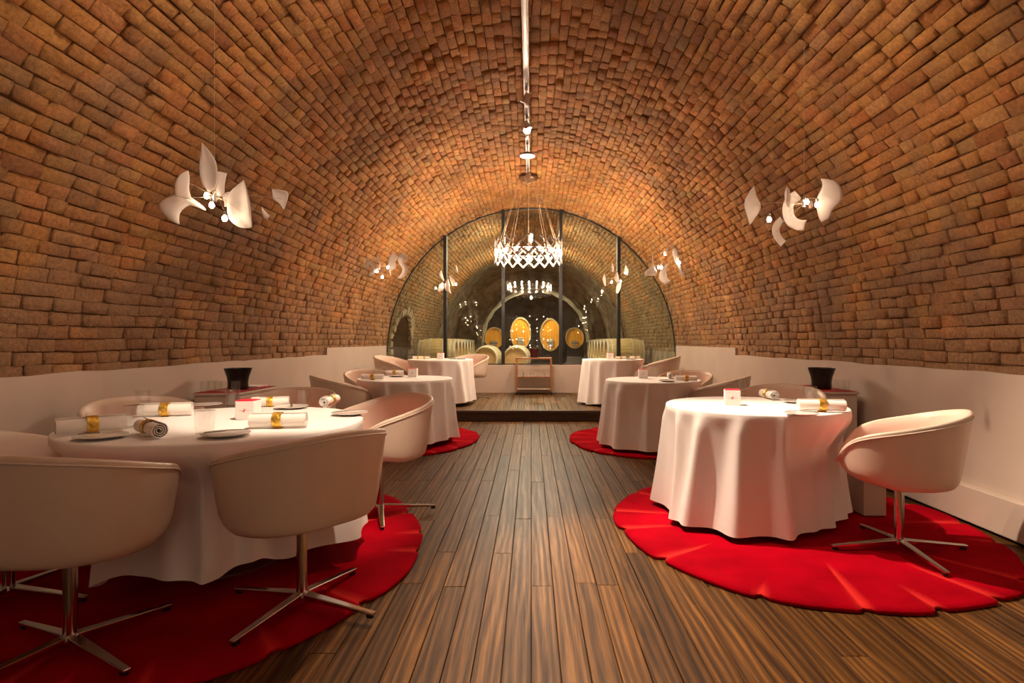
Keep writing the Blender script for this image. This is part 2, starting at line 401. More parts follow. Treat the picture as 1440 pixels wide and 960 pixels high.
def brick_mesh(name, bricks, m, origin=None):
    n = len(bricks); V = np.array([b[0] for b in bricks], dtype=np.float64).reshape(-1, 3)
    if origin is not None: V = V-np.array(origin)
    base = np.array([q for q in BF]); Fc = (base[None]+12*np.arange(n)[:, None, None]).reshape(-1, 4)
    me = bpy.data.meshes.new(name)
    me.vertices.add(len(V)); me.vertices.foreach_set('co', V.ravel())
    me.loops.add(Fc.size); me.loops.foreach_set('vertex_index', Fc.ravel().astype(np.int32))
    me.polygons.add(len(Fc)); me.polygons.foreach_set('loop_start', np.arange(0, Fc.size, 4, dtype=np.int32))
    me.update(calc_edges=True)
    at = me.attributes.new('tint', 'FLOAT_COLOR', 'POINT')
    colr = np.repeat(np.array([(*b[1], 1.0) for b in bricks]), 12, axis=0)
    at.data.foreach_set('color', colr.ravel().astype(np.float32))
    me.materials.append(M[m]); return me

def project(p):
    return (CX+F*p[0]/p[1], CY-F*(p[2]-EYE)/p[1])
def in_niche(x, y, z): return x < 0 and 12.05 < y < 13.95 and z < ZC+.08+.72*math.sqrt(max(0, 1-((y-13.0)/.95)**2))

def build_vault():
    s = vault_sheet('ceiling', 'mortar', Y0, YW+.15); struct(s, 'barrel vault of old orange bricks over the dining hall', 'vault')
    rr = random.Random(3)
    bricks = make_bricks(Y0, YW+.15, rr)
    sc = []
    for i, (v, t) in enumerate(bricks):
        p = [project(q) for q in v[8:12]]
        c = (sum(q[0] for q in p)/4, sum(q[1] for q in p)/4)
        ar = abs(sum(p[k][0]*p[(k+1) % 4][1]-p[(k+1) % 4][0]*p[k][1] for k in range(4)))/2
        hide = v[8][2] < 1.02
        if not (6 < c[0] < 1434 and 6 < c[1] < 954) or hide: ar = 0
        sc.append((ar, i))
    top = set(i for a, i in sorted(sc, reverse=True)[:300])
    for i in sorted(top):
        v, t = bricks[i]; o = tuple(sum(q[k] for q in v)/12 for k in range(3))
        b = link('brick', brick_mesh('brick', [bricks[i]], 'brick', o), None, s); b.location = o
    rest = [b for i, b in enumerate(bricks) if i not in top]
    f = link('brick_field', brick_mesh('brick_field', rest, 'brick'), None, s); f['kind'] = 'stuff'
    # the hall goes on behind the camera
    t, tr = M['mortar'], None
    r = vault_sheet('ceiling', mat('rear_brick', (.50, .21, .065), .85, noise_amt=.4, noise_scale=9, bump=.8, bump_scale=14), -4.6, Y0)
    struct(r, 'brick vault over the rear of the hall', 'vault')
    # the cellar beyond the glass
    def skip(a, b): y = (a[1]+b[1])/2; return in_niche(a[0], y, (a[2]+b[2])/2)
    s2 = vault_sheet('ceiling', 'mortar', YW+.15, 18.2, na=96, ny=64, skip=skip); struct(s2, 'brick vault of the barrel cellar behind the glass', 'vault')
    b2 = make_bricks(YW+.15, 18.2, random.Random(5), skip=lambda x, y, z: in_niche(x, y, z) or (x < 0 and abs(y-13) < 1.12 and z < ZC+1.0*math.sqrt(max(0, 1-((y-13.0)/1.14)**2))))
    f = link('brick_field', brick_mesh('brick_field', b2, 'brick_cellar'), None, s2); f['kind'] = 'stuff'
build_vault()

# ------------------------------------------------------------------ walls of the hall
ZL = .25
for sx, side in ((-1, 'left'), (1, 'right')):
    mb = MB(); x = lambda a: sx*a
    def bx(a, b, *r): mb.box(min(sx*a, sx*b), max(sx*a, sx*b), *r)
    # slightly uneven upper edge of the plaster
    n = 60; top = []; ya, yb = -4.6, 8.25
    rw = random.Random(11+sx)
    hs = [1.0+rw.uniform(-.007, .007) for _ in range(n+1)]
    v = []; f = []
    for i in range(n+1):
        yy = ya+(yb-ya)*i/n
        for (xx, zz) in ((2.905, -.02), (2.905, hs[i]), (3.06, hs[i]), (3.06, -.02)): v.append((sx*xx, yy, zz))
    for i in range(n):
        for k in range(4): f.append((i*4+k, i*4+(k+1) % 4, (i+1)*4+(k+1) % 4, (i+1)*4+k))
    f += [(0, 1, 2, 3), (n*4+3, n*4+2, n*4+1, n*4)]
    mb.add(v, f); mb.box(min(sx*2.905, sx*3.06), max(sx*2.905, sx*3.06), 8.25, YW, -.02, 1.10)
    w = mb.build('wall_'+side, 'plaster'); struct(w, 'low white plaster wall below the brick vault', 'wall')
    b = BX(*sorted((sx*2.845, sx*2.925)), -4.6, 8.62, .02, ZL).build('baseboard_'+side, 'plaster', bevel=.006)
    struct(b, 'white ledge running along the foot of the wall', 'ledge')
w = BX(-3.1, 3.1, -4.8, -4.6, -.1, 4.2).build('wall_back', 'plaster'); struct(w)

# ------------------------------------------------------------------ plank floor
fl = BX(-3.05, 3.05, -4.6, 8.62, -.12, -.016).build('floor', 'underfloor'); struct(fl, 'dark brown plank floor of the dining hall', 'floor')
rear = BX(-2.92, 2.92, -4.6, 1.0, -.016, -.001).build('rear_boards', mat('rear_boards', (.15, .078, .032), .45, noise_amt=.35, noise_scale=2, stretch=(12, 1, 1), bump=.2), fl)
rp = random.Random(21)
def plank(name, x0, x1, y0, y1, z0, z1, m, parent):
    c = .0022; ox, oy = (x0+x1)/2, (y0+y1)/2; mb = MB(); v = []
    for zz, e in ((z0, 0), (z1-c, 0), (z1, c)):
        for xx, yy in ((x0+e, y0+e), (x1-e, y0+e), (x1-e, y1-e), (x0+e, y1-e)): v.append((xx-ox, yy-oy, zz))
    f = [(8, 9, 10, 11)]
    for k in range(4):
        l = (k+1) % 4; f += [(k, l, 4+l, 4+k), (4+k, 4+l, 8+l, 8+k)]
    o = mb.add(v, f).build(name, m, parent, fix=False); o.location = (ox, oy, 0); return o
PW = .1073
for i in range(-27, 27):
    x0 = i*PW; cuts = [1.0]
    ph = 2.87 if (i*7 % 5) < 2 or i in (-1, -2, -3, -4) else (4.99-2.1*rp.choice((0, .5)))
    ph += rp.choice((0, 0, 0, 1.05, .4))
    y = ph-2.12*2
    while y < 8.6:
        if y > 1.3: cuts.append(y)
        y += 2.12+rp.uniform(-.03, .03)
    cuts = [c for c in cuts if c < 8.35]+[8.62]
    for a, b in zip(cuts, cuts[1:]):
        z = rp.uniform(-.0012, .0008)
        plank('plank', x0+.0012, x0+PW-.0012, a+.001, b-.001, -.016, z, 'plank', fl)

# platform
ZD = .16; YD = 8.65
dz = BX(-2.92, 2.92, YD+.05, YW, -.1, ZD-.02).build('floor', 'underfloor'); struct(dz, 'raised plank platform in front of the glass wall', 'platform')
BX(-2.92, 2.92, YD+.03, YD+.06, 0, ZD-.045).build('riser', 'riser', dz)
BX(-2.92, 2.92, YD-.015, YD+.10, ZD-.045, ZD+.001).build('nosing', 'riser', dz, bevel=.008)
for i in range(-27, 27):
    x0 = i*PW; c = rp.uniform(9.4, 11.0); z = ZD+rp.uniform(-.001, .001)
    for a, b in ((YD+.10, c), (c, YW)):
        plank('plank', x0+.0012, x0+PW-.0012, a+.001, b-.001, ZD-.02, z, 'plank_dais', dz)

# ------------------------------------------------------------------ glass wall
ZS = .716
sill = BX(-2.92, 2.92, YW-.02, YW+.22, -.1, ZS).build('wall_end', 'plaster', bevel=.006); struct(sill, 'low white parapet under the glass wall', 'wall')
YG = YW+.10
def arch_z(x, r=RV-.045): return ZC+math.sqrt(max(0, r*r-x*x))
win = bpy.data.objects.new('window_1', None); COL.objects.link(win); win.location = (0, YG, ZS)
struct(win, 'arched glass wall with black uprights in front of the cellar', 'window')
MX = [-1.735, -.565, .595, 1.765]
xs = [-2.93]+MX+[2.93]
for x in MX:
    MB().box(x-.032, x+.032, -.07, .07, -.005, arch_z(x)-ZS+.02).build('mullion', 'blackframe', win, bevel=.003)
arc = MB()
pts = [((RV-.055)*math.cos(a), 0, ZC-ZS+(RV-.055)*math.sin(a)) for a in [PI*i/64 for i in range(65)]]
rows = []
for dx, dy in ((.012, -.02), (.03, -.02), (.03, .02), (.012, .02)):
    rows.append([((RV-.07+dx)*math.cos(PI*i/64), dy, ZC-ZS+(RV-.07+dx)*math.sin(PI*i/64)) for i in range(65)])
arc.grid(rows+[rows[0]]); arc.build('arch_frame', 'blackframe', win)
MB().box(-2.9, 2.9, -.03, .03, 0, .025).build('sill_rail', 'blackframe', win)
for k, (mname, dy, tl) in enumerate((('pane', -.028, 1.15), ('pane2', .034, 1.95))):
    for a, b in zip(xs, xs[1:]):
        n = 14; v = []; cz = 1.6
        def P(x, z):
            zz = z-ZS; return (x, dy+math.tan(math.radians(tl))*(zz-cz), zz)
        f = []
        for i in range(n+1):
            x = a+(b-a)*i/n; zt = arch_z(x) if abs(x) < RV-.05 else ZC
            v += [P(x, ZS+.01), P(x, max(zt, ZS+.05))]
        for i in range(n): f.append((2*i, 2*i+2, 2*i+3, 2*i+1))
        MB().add(v, f).build('pane', mname, win, fix=False)

# ------------------------------------------------------------------ cellar shell
def rough(o, a, f=2.2):
    for v in o.data.vertices:
        if v.co.z > .05: v.co += Vector((noise.noise(v.co*f), .4*noise.noise(v.co*f+Vector((9, 0, 0))), noise.noise(v.co*f+Vector((0, 7, 0)))))*a
fc = BX(-3.1, 3.1, YW+.22, 29.2, -.1, .0).build('floor', 'concrete'); struct(fc, 'grey cellar floor behind the glass', 'floor')
for sx, side in ((-1, 'left'), (1, 'right')):
    mb = MB()
    if sx < 0:
        mb.box(-3.1, -2.93, YW+.22, 12.05, 0, ZC); mb.box(-3.1, -2.93, 13.95, 23.3, 0, ZC)
    else: mb.box(2.93, 3.1, YW+.22, 23.3, 0, ZC)
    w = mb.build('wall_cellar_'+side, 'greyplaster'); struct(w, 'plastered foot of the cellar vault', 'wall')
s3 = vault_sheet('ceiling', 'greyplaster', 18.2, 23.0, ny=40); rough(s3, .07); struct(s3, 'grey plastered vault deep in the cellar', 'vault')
# end wall with an arched opening
YE, RO, ZO, XO = 23.0, 2.14, 1.12, .18
mb = MB(); n = 48; front = []; back = []
v = []; f = []
for i in range(n+1):
    a = PI*i/n
    v += [(3.05*math.cos(a), YE, ZC+3.0*math.sin(a)), (XO+(RO+.22)*math.cos(a), YE, ZO+(RO+.22)*math.sin(a)),
          (XO+(RO+.18)*math.cos(a), YE-.22, ZO+(RO+.16)*math.sin(a)), (XO+RO*math.cos(a), YE-.20, ZO+RO*math.sin(a)),
          (XO+RO*.98*math.cos(a), YE+.9, ZO+RO*.98*math.sin(a))]
for i in range(n):
    for k in range(4): f.append((i*5+k, i*5+k+1, (i+1)*5+k+1, (i+1)*5+k))
mb.add(v, f); mb.box(-3.05, XO-RO, YE-.2, YE+.9, 0, ZO); mb.box(XO+RO, 3.05, YE-.2, YE+.9, 0, ZO)
w = mb.build('wall_cellar_end', 'greyplaster', smooth=60); rough(w, .06, 3.0); struct(w, 'plaster arch at the end of the cellar', 'wall')
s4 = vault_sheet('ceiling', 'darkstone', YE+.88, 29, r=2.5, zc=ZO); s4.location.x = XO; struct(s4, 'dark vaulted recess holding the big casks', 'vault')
v = []; f = []
for i in range(n+1):
    a = PI*i/n; v += [(XO+RO*.98*math.cos(a), YE+.89, ZO+RO*.98*math.sin(a)), (XO+2.5*math.cos(a), YE+.89, ZO+2.5*math.sin(a))]
for i in range(n): f.append((2*i, 2*i+1, 2*i+3, 2*i+2))
mb = MB().add(v, f).box(XO-2.6, XO-2.48, YE+.9, 29, 0, ZO).box(XO+2.48, XO+2.6, YE+.9, 29, 0, ZO).box(-2.6, 2.8, 29, 29.2, 0, 3.8)
w = mb.build('wall_cask_recess', 'darkstone'); struct(w, 'dark stone wall behind the casks', 'wall')

# side niche with rubble edge
nb = MB(); rows = []
for x in (-2.90, -3.9):
    r_ = [(x, 12.05, 0)]+[(x, 13-.95*math.cos(PI*i/18), ZC+.08+.72*math.sin(PI*i/18)) for i in range(19)]+[(x, 13.95, 0)]
    rows.append(r_)
nb.grid(rows); nb.box(-4.0, -3.9, 11.9, 14.1, -.02, 2.0)
nw = nb.build('wall_niche', 'darkstone'); struct(nw, 'arched dark niche in the cellar side wall', 'niche')
rs = random.Random(9)
for i in range(15):
    a0 = PI*i/15+.02; a1 = PI*(i+1)/15-.02; mb = MB(); v = []
    w_ = rs.uniform(.14, .21)
    for x in (-2.98, -2.84+rs.uniform(-.03, .02)):
        for a in (a0, a1):
            for r_ in (0, w_):
                yy = 13-(.95+r_)*math.cos(a); zz = ZC+.08+(.72+r_)*math.sin(a)
                xx = -math.sqrt(max(.1, (RV+.02)**2-(max(zz-ZC, 0))**2)) if x == -2.98 else -math.sqrt(max(.1, (RV-.07)**2-(max(zz-ZC, 0))**2))
                v.append((xx+rs.uniform(-.02, .02), yy+rs.uniform(-.02, .02), zz+rs.uniform(-.02, .02)))
    mb.add(v, [(0, 1, 3, 2), (4, 6, 7, 5), (0, 4, 5, 1), (2, 3, 7, 6), (0, 2, 6, 4), (1, 5, 7, 3)]).build('stone', 'stone', nw, bevel=.02)
for k, (y0, y1) in enumerate(((11.87, 12.05), (13.95, 14.13))):
    z = .02
    while z < 1.0:
        h = rs.uniform(.14, .22); h = min(h, 1.04-z)
        MB().box(-2.98, -2.86+rs.uniform(-.02, .02), y0+rs.uniform(-.03, .0), y1+rs.uniform(0, .03), z, z+h-.015).build('stone', 'stone', nw, bevel=.02); z += h

# ------------------------------------------------------------------ lotus-leaf rugs
def rug(name, label, cx, cy, rx, ry, seed, rot=0, notches=17):
    rr = random.Random(seed); NA, NR = 300, 26
    nt = []
    for k in range(notches):
        nt.append((2*PI*(k+rr.uniform(-.28, .28))/notches, rr.uniform(.02, .05), rr.uniform(.012, .022), rr.uniform(.10, .5)))
    ph = [rr.uniform(0, 6.28) for _ in range(4)]
    v = []; vein = []
    def adiff(a, b): return (a-b+PI) % (2*PI)-PI
    for j in range(NR+3):
        for i in range(NA):
            a = 2*PI*i/NA
            e = 1+.018*math.sin(2*a+ph[0])+.012*math.sin(5*a+ph[1])+.006*math.sin(11*a+ph[2])
            vn = 0; step = 0; z = .024
            for (na, dep, wd, ln) in nt:
                d = adiff(a, na)
                t = min(1, j/NR)
                e -= dep*math.exp(-(d/wd)**2)*.95
                if d > 0: e -= dep*.45*math.exp(-d/.10)
                if t > 1-ln:
                    k = math.exp(-(d/(.010+.012*(t-1+ln)/ln))**2)*min(1, (t-1+ln)/.12)
                    vn = max(vn, k); z -= .010*k
            t = min(1.0, j/NR)**.85
            r_ = t*e
            if j == NR: z = min(z, .020)
            if j == NR+1: r_ = e*1.004; z = .010
            if j == NR+2: r_ = e*1.0; z = .0005
            x = rx*r_*math.cos(a+rot); y = ry*r_*math.sin(a+rot)
            if j <= NR: z += .0025*noise.noise(Vector((x*6, y*6, seed)))
            v.append((x, y, z)); vein.append(vn if j < NR+1 else 0)
    f = [(j*NA+i, j*NA+(i+1) % NA, (j+1)*NA+(i+1) % NA, (j+1)*NA+i) for j in range(NR+2) for i in range(NA)]
    me = bpy.data.meshes.new(name); me.from_pydata(v, [], f); me.shade_smooth()
    at = me.attributes.new('vein', 'FLOAT', 'POINT'); at.data.foreach_set('value', vein)
    o = link(name, me, 'rug'); o.location = (cx, cy, .0015); return tag(o, label, 'rug', 'red leaf-shaped rugs under the tables')
rug('leaf_rug', 'large red leaf-shaped rug under the big table set for six', -1.74, 3.25, 1.12, 1.42, 4, .3)
rug('leaf_rug', 'red leaf-shaped rug with split veins under table beside white low box', 1.69, 3.77, 1.13, 1.26, 8, 1.1)
rug('leaf_rug', 'red leaf-shaped rug under the table between six-place table and platform', -1.62, 7.05, .98, 1.15, 12, 2.0)
rug('leaf_rug', 'red leaf-shaped rug partly covered by long cloth, its table facing the platform', 1.47, 6.95, 1.0, 1.17, 17, .4)
ZR = .027                       # top of the pile

# ------------------------------------------------------------------ tables and cloths
TH = .735
def round_table(label, x, y, z0, rad):
    t = thing('round_table', label, 'table', (x, y, z0), 0, 'round dining tables')
    MB().lathe([(0, TH-.035), (rad-.012, TH-.035), (rad-.006, TH-.02), (rad-.008, TH-.004), (0, TH-.004)], 64).build('tabletop', 'wood', t, smooth=40)
    MB().lathe([(.05, .03), (.045, .4), (.05, TH-.04)], 20).build('pedestal', 'steel', t, smooth=60)
    MB().lathe([(0, 0), (rad*.42, 0), (rad*.42, .012), (.06, .035), (0, .035)], 40).build('base', 'steel', t, smooth=30)
    return t
def tablecloth(label, x, y, z0, rad, seed, nf, hem, amp=.06, flare=.03, drop=(), tuck=()):
    rr = random.Random(seed); NA = 360; nrow = 22
    fc_ = [(2*PI*(k+rr.uniform(-.27, .27))/nf, rr.uniform(.5, 1.25), rr.uniform(.10, .17)*13/nf, rr.uniform(-.08, .08)) for k in range(nf)]
    def ad(a, b): return (a-b+PI) % (2*PI)-PI
    rows = []
    for r_ in (.001, .3, .6, .85, .96): rows.append([(rad*r_*math.cos(2*PI*i/NA), rad*r_*math.sin(2*PI*i/NA), TH+.0015) for i in range(NA)])
    for r_, dz_ in ((rad-.004, .001), (rad+.001, -.002), (rad+.004, -.008)):
        rows.append([(r_*math.cos(2*PI*i/NA), r_*math.sin(2*PI*i/NA), TH+dz_) for i in range(NA)])
    ph = [rr.uniform(0, 6.28) for _ in range(4)]
    for j in range(1, nrow+1):
        t = j/nrow; row = []
        for i in range(NA):
            a = 2*PI*i/NA; fo = 0
            for (c, am, wd, sk) in fc_:
                d = ad(a, c+sk*t); w_ = wd*(.55+.45*t)
                fo += am*math.exp(-abs(d/w_)**1.9)
            tk = 0
            for (c, wd, am) in tuck: tk = max(tk, am*math.exp(-abs(ad(a, c)/wd)**4))
            r_ = rad+.005+flare*t-.012*math.sin(PI*t)+amp*(t**.55)*(fo-.32)*min(1, t*9)*(1-min(.45, tk*3))+.004*math.sin(9*a+ph[0]+3*t)*t-tk*min(1, max(0, t-.07)*4)
            r_ = max(r_, rad*.55)
            hz = hem+.010*math.sin(3*a+ph[1])+.006*math.sin(7*a+ph[2])
            for (c, wd, dh) in drop: hz -= dh*math.exp(-(ad(a, c)/wd)**2)
            hz = max(hz, .032 if z0 < .1 else .006)
            z = TH-.008-(TH-.008-hz)*t
            row.append((r_*math.cos(a), r_*math.sin(a), z))
        rows.append(row)
    mb = MB().grid(rows, closed=True)
    o = mb.build('tablecloth', 'cloth', smooth=180); o.location = (x, y, z0)
    return tag(o, label, 'tablecloth', 'white tablecloths')
TABLES = dict(big=(-1.66, 3.12, 0, .72), near=(1.517, 3.95, 0, .58), midl=(-1.464, 6.75, 0, .54), midr=(1.368, 6.52, 0, .523),
              dl=(-1.497, 9.55, ZD, .528), dr=(1.357, 9.6, ZD, .507))

G1, G2, G3, G4 = 'chairs at the six-place table', 'chairs at the tables before the platform', 'chairs at the table with low white box', 'chairs on the platform'
ZC0 = ZR+.002
CHAIRS = [  # table, x, y, facing, label, group, height, turn of the star base
    ('big', -1.75, 2.20, .0, 1, 'cream tub chair with whole back turned out, between two chairs at six-place table', G1, ZC0, .31),
    ('big', -1.02, 2.575, -.80, .62, 'cream tub chair at six-place table, its back turned to the open plank aisle', G1, ZC0, -.47),
    ('big', -1.03, 3.95, -.72, -.70, 'cream tub chair with pale inside and red seat showing, beside six-place table', G1, ZC0, .31),
    ('big', -1.84, 4.36, -.05, -1, 'cream tub chair behind six-place table, next to the small white cabinet', G1, ZC0, 0),
    ('big', -2.46, 3.72, .76, -.60, 'cream tub chair behind six-place table against the bare white wall', G1, ZC0, .2),
    ('big', -2.38, 2.64, .80, .55, 'cream tub chair at six-place table wedged beside the wall ledge', G1, ZC0, .1),
    ('midl', -2.10, 6.42, .86, .5, 'cream tub chair with dark shaded back at the cloth table before the platform', G2, ZC0, .2),
    ('midl', -2.05, 7.50, .65, -.75, 'cream tub chair tucked by the wall step, behind table between six-place table and platform', G2, ZC0, 0),
    ('near', 2.07, 3.26, -.85, .53, 'cream tub chair in full side view on lit red rug, beside low white box', G3, ZC0, -.23),
    ('near', 2.04, 4.76, -.50, -.86, 'cream tub chair behind low-box table, in front of the white cabinet with black cooler', G3, ZC0, .2),
    ('midr', 2.03, 6.30, -.86, .5, 'cream tub chair with shaded sloping back at the cloth table nearest platform step', G2, ZC0, 0),
    ('midr', 1.92, 7.30, -.55, -.83, 'cream tub chair with pale rounded back, behind the table before the platform', G2, ZC0, 0),
    ('dl', -2.25, 9.62, .95, -.25, 'cream tub chair on the platform with red seat showing', G4, ZD+.002, 0),
    ('dl', -1.12, 10.36, -.40, -.90, 'cream tub chair on the platform just in front of the parapet', G4, ZD+.002, 0),
    ('dr', 2.10, 9.45, -.95, .3, 'cream tub chair on the platform beside the raised white wall', G4, ZD+.002, 0),
]
def tucks(key):
    x, y, z0, r_ = TABLES[key]; out = []
    for c in CHAIRS:
        if c[0] != key: continue
        d = math.hypot(c[1]-x, c[2]-y); a = math.atan2(c[2]-y, c[1]-x); k = r_+.06-(d-.36)
        if k > 0: out.append((a, .58*.7/r_*.92, k))
    return tuple(out)
LB = dict(big=('large round table set for six under white cloth', 'long white cloth over the big table set for six'),
          near=('round table under white cloth beside the low white box', 'floor-length white cloth with wide flat folds on table beside low white box'),
          midl=('round table under white cloth between six-place table and platform', 'white cloth ending above the rug, between six-place table and platform'),
          midr=('round table under white cloth, behind the low-box table, before the platform', 'white cloth sweeping the red rug, on the table before the platform'),
          dl=('round table on platform, standing before the pale-rimmed barrels', 'white pleated cloth on the platform table near the two pale-rimmed barrels'),
          dr=('round table on platform beside barrel row with yellow heads showing', 'white cloth with hanging corners on the platform table with single chair'))
for k, (x, y, z0, r_) in TABLES.items():
    round_table(LB[k][0], x, y, z0+(ZR+.002 if z0 == 0 else .001), r_-.004)
for k, sd, nf, hem, amp, flr, drop in (('big', 31, 16, .12, .08, .03, ((-2.2, .16, .08), (-.5, .2, .05))), ('near', 43, 15, .012, .085, .035, ()),
        ('midl', 55, 15, .055, .075, .03, ()), ('midr', 66, 13, .012, .08, .05, ()), ('dl', 77, 14, .06, .07, .03, ()), ('dr', 88, 12, .04, .075, .03, ())):
    x, y, z0, r_ = TABLES[k]
    tablecloth(LB[k][1], x, y, ZR+.002 if z0 == 0 else ZD+.001, r_, sd, nf, hem, amp, flr, drop, tucks(k)+(((.02, .25, .04),) if k == 'near' else ()))

# ------------------------------------------------------------------ tub chairs
def outline(th, s=1.0):         # th 0 = back (-y)
    a, b, e = .345, .325, 2.5
    cx, cy = math.sin(th), -math.cos(th)
    k = (abs(cx/a)**e+abs(cy/b)**e)**(-1/e)
    return (cx*k*s, cy*k*s-.005)
RIMX = [0, 20, 45, 70, 90, 108, 122, 132, 141, 150, 160, 180]
RIMZ = [.790, .787, .768, .732, .702, .678, .650, .618, .570, .520, .484, .470]
def rim(th):
    t = abs(math.degrees(th)); t = min(t, 360-t)
    return sum(np.interp(max(0, min(180, t+d)), RIMX, RIMZ) for d in (-9, -6, -3, 0, 3, 6, 9))/7
LEG0 = {}
def make_chair():
    t = bpy.data.objects.new('tub_chair', None); COL.objects.link(t); t.empty_display_size = .1
    NA = 96; ths = [-PI+2*PI*i/NA for i in range(NA)]
    rows = []
    def ring(fn): rows.append([fn(th) for th in ths])
    def zpan(y): return .380+.17*max(0, y)+.05*max(0, -y)
    def low(th):
        t = min(1, abs(math.degrees(th))/100); t = t*t*(3-2*t); return .845+.085*t
    def zc(th): return min(.425, rim(th)-.012)
    def outer(s, zf): 
        def g(th):
            x, y = outline(th, s(th) if callable(s) else s); return (x, y, zf(th, y))
        return g
    for s in (.001, .3, .55, .70): ring(outer(s, lambda th, y: zpan(y)))
    ring(outer(lambda th: low(th)*.91, lambda th, y: min(zpan(y)+.006, rim(th)-.022)))
    ring(outer(lambda th: low(th)*.96, lambda th, y: min(zpan(y)+.022, rim(th)-.018)))
    ring(outer(lambda th: low(th)*.99, lambda th, y: min(zpan(y)+.046, rim(th)-.014)))
    for q in (.15, .35, .55, .75, .9, .97):
        ring(outer(lambda th, q=q: low(th)+(1-low(th))*(q**.85), lambda th, y, q=q: (lambda z0, z1: z0+(z1-z0)*q)(min(zpan(y)+.06, rim(th)-.012), rim(th))))
    ring(outer(1.0, lambda th, y: rim(th)))
    ring(outer(.985, lambda th, y: rim(th)+.008)); ring(outer(.955, lambda th, y: rim(th)+.009)); ring(outer(.928, lambda th, y: rim(th)+.001))
    for q in (.2, .4, .6, .8, 1.0):
        ring(outer(.92-.11*q, lambda th, y, q=q: rim(th)+(min(.455, rim(th)-.005)-rim(th))*q))
    ring(outer(.4, lambda th, y: .45)); ring(outer(.001, lambda th, y: .45))
    MB().grid(rows, closed=True).build('shell', 'leather', t, smooth=55)
    pp = [(*outline(th, 1.004), rim(th)-.014) for th in [math.radians(-158+316*i/90) for i in range(91)]]
    MB().tube(pp, .0036, 6).build('piping', 'piping', t, smooth=180)
    # seat pad
    rows = []
    for s, z in ((.001, .452), (.74, .452), (.785, .460), (.79, .474), (.765, .488), (.68, .495), (.35, .497), (.001, .497)):
        rows.append([(*outline(th, s), z+.012*max(0, -outline(th, s)[1])*0) for th in ths])
    MB().grid(rows, closed=True).build('seat_pad', 'redseat', t, smooth=180)
    # back pad inside the shell: cushion panel with a seam each side
    rows = []
    for j, q in enumerate((.06, .2, .4, .6, .8, .94)):
        row = []
        for i in range(31):
            th = math.radians(-62+124*i/30); sc = .905-.085*q; e = min(1, min(i, 30-i)/2.0)*min(1, min(j, 5-j)/1.0)
            x, y = outline(th, sc-.018*e+.006); row.append((x, y, rim(th)-.006+(.47-rim(th))*q))
        rows.append(row)
    MB().grid(rows).build('back_pad', 'leather', t, smooth=180)
    MB().lathe([(0, .397), (.075, .397), (.06, .375), (.034, .350), (0, .350)], 24).build('swivel_plate', 'leather', t, smooth=40)
    MB().lathe([(.024, .05), (.024, .355)], 24).build('column', 'chrome', t, smooth=60)
    MB().lathe([(0, .028), (.034, .028), (.036, .045), (.030, .060), (0, .064)], 24).build('hub', 'chrome', t, smooth=60)
    me = MB().bar((0, .015, .046), (0, .38, .019), .042, .026, w2=.026, h2=.011).mesh('leg')
    for k in range(4):
        o = link('leg', me, 'chrome', t, bevel=.003); o.rotation_euler = (0, 0, PI/4+k*PI/2); LEG0[k] = PI/4+k*PI/2
        g = MB().box(-.009, .009, .345, .372, .0, .014).build('glide', 'blackframe', o)
    return t
CH = make_chair(); first = [True]
def chair(x, y, dx, dy, label, group, z=0, spin=0):
    c = CH if first[0] else copy_tree(CH); first[0] = False
    c.location = (x, y, z); c.rotation_euler = (0, 0, math.atan2(-dx, dy))
    for i, k in enumerate([q for q in c.children if q.name.split('.')[0] == 'leg']): k.rotation_euler = (0, 0, LEG0[i]+spin)
    return tag(c, label, 'chair', group)
for c in CHAIRS: chair(*c[1:])

# ------------------------------------------------------------------ tableware
def on(px, py, zt): # point of a horizontal surface at height zt seen at a pixel of the photograph
    d = (EYE-zt)*F/(py-CY); return ((px-CX)*d/F, d)
ZT = ZR+TH+.005; ZTD = ZD+TH+.004
def roll_mesh():
    n = 60; w = .0035; prof = []
    def sp(t, o): r_ = .006+.029*(t/(2*PI*3.2))+o; return (r_*math.cos(t), r_*math.sin(t))
    ts = [2*PI*3.2*i/n for i in range(n+1)]
    out = [sp(t, w) for t in ts]; inn = [sp(t, 0) for t in ts]
    mb = MB(); L = .135
    ks = (-L, -L*.97, 0, L*.97, L)
    for side, flip in ((out, 0), (inn, 1)):
        mb.grid([[(y+.002*math.sin(k*9), p[0], p[1]) for p in side] for k, y in enumerate(ks)])
    for y in (-L, L):
        mb.grid([[(y, p[0], p[1]) for p in out], [(y, p[0], p[1]) for p in inn]])
    mb.grid([[(y, out[-1][0], out[-1][1]) for y in ks], [(y, inn[-1][0], inn[-1][1]) for y in ks]])
    return mb.mesh('linen_roll', 180 and 60)
ROLL = roll_mesh()
BAND = MB().grid([[(x, .0395*math.cos(a), .0395*math.sin(a)) for a in [2*PI*i/32 for i in range(32)]] for x in (-.022, -.02, 0, .02, .022)], closed=True).mesh('band', 180)
def napkin(x, y, rz, z, label, group, s=1.0, tilt=0):
    t = thing('napkin_roll', label, 'napkin', (x, y, z+.0396*s), rz, group); t.scale = (s, s, s)
    link('linen_roll', ROLL, 'napkin', t); link('band', BAND, 'gold', t, solid=.001)
    return t
def nap_px(p0, p1, zt, label, group, s=1.0):
    a = on(*p0, zt); b = on(*p1, zt); return napkin((a[0]+b[0])/2, (a[1]+b[1])/2, math.atan2(b[1]-a[1], b[0]-a[0]), zt, label, group, s)
TUMB = MB().lathe([(0, .006), (.038, .006), (.040, .001), (.045, .112)], 28).mesh('tumbler', 50)
def tumbler(x, y, z, label, group, s=1.0):
    o = link('tumbler', TUMB, 'glass'); o.location = (x, y, z); o.scale = (s, s, s); return tag(o, label, 'glass', group)
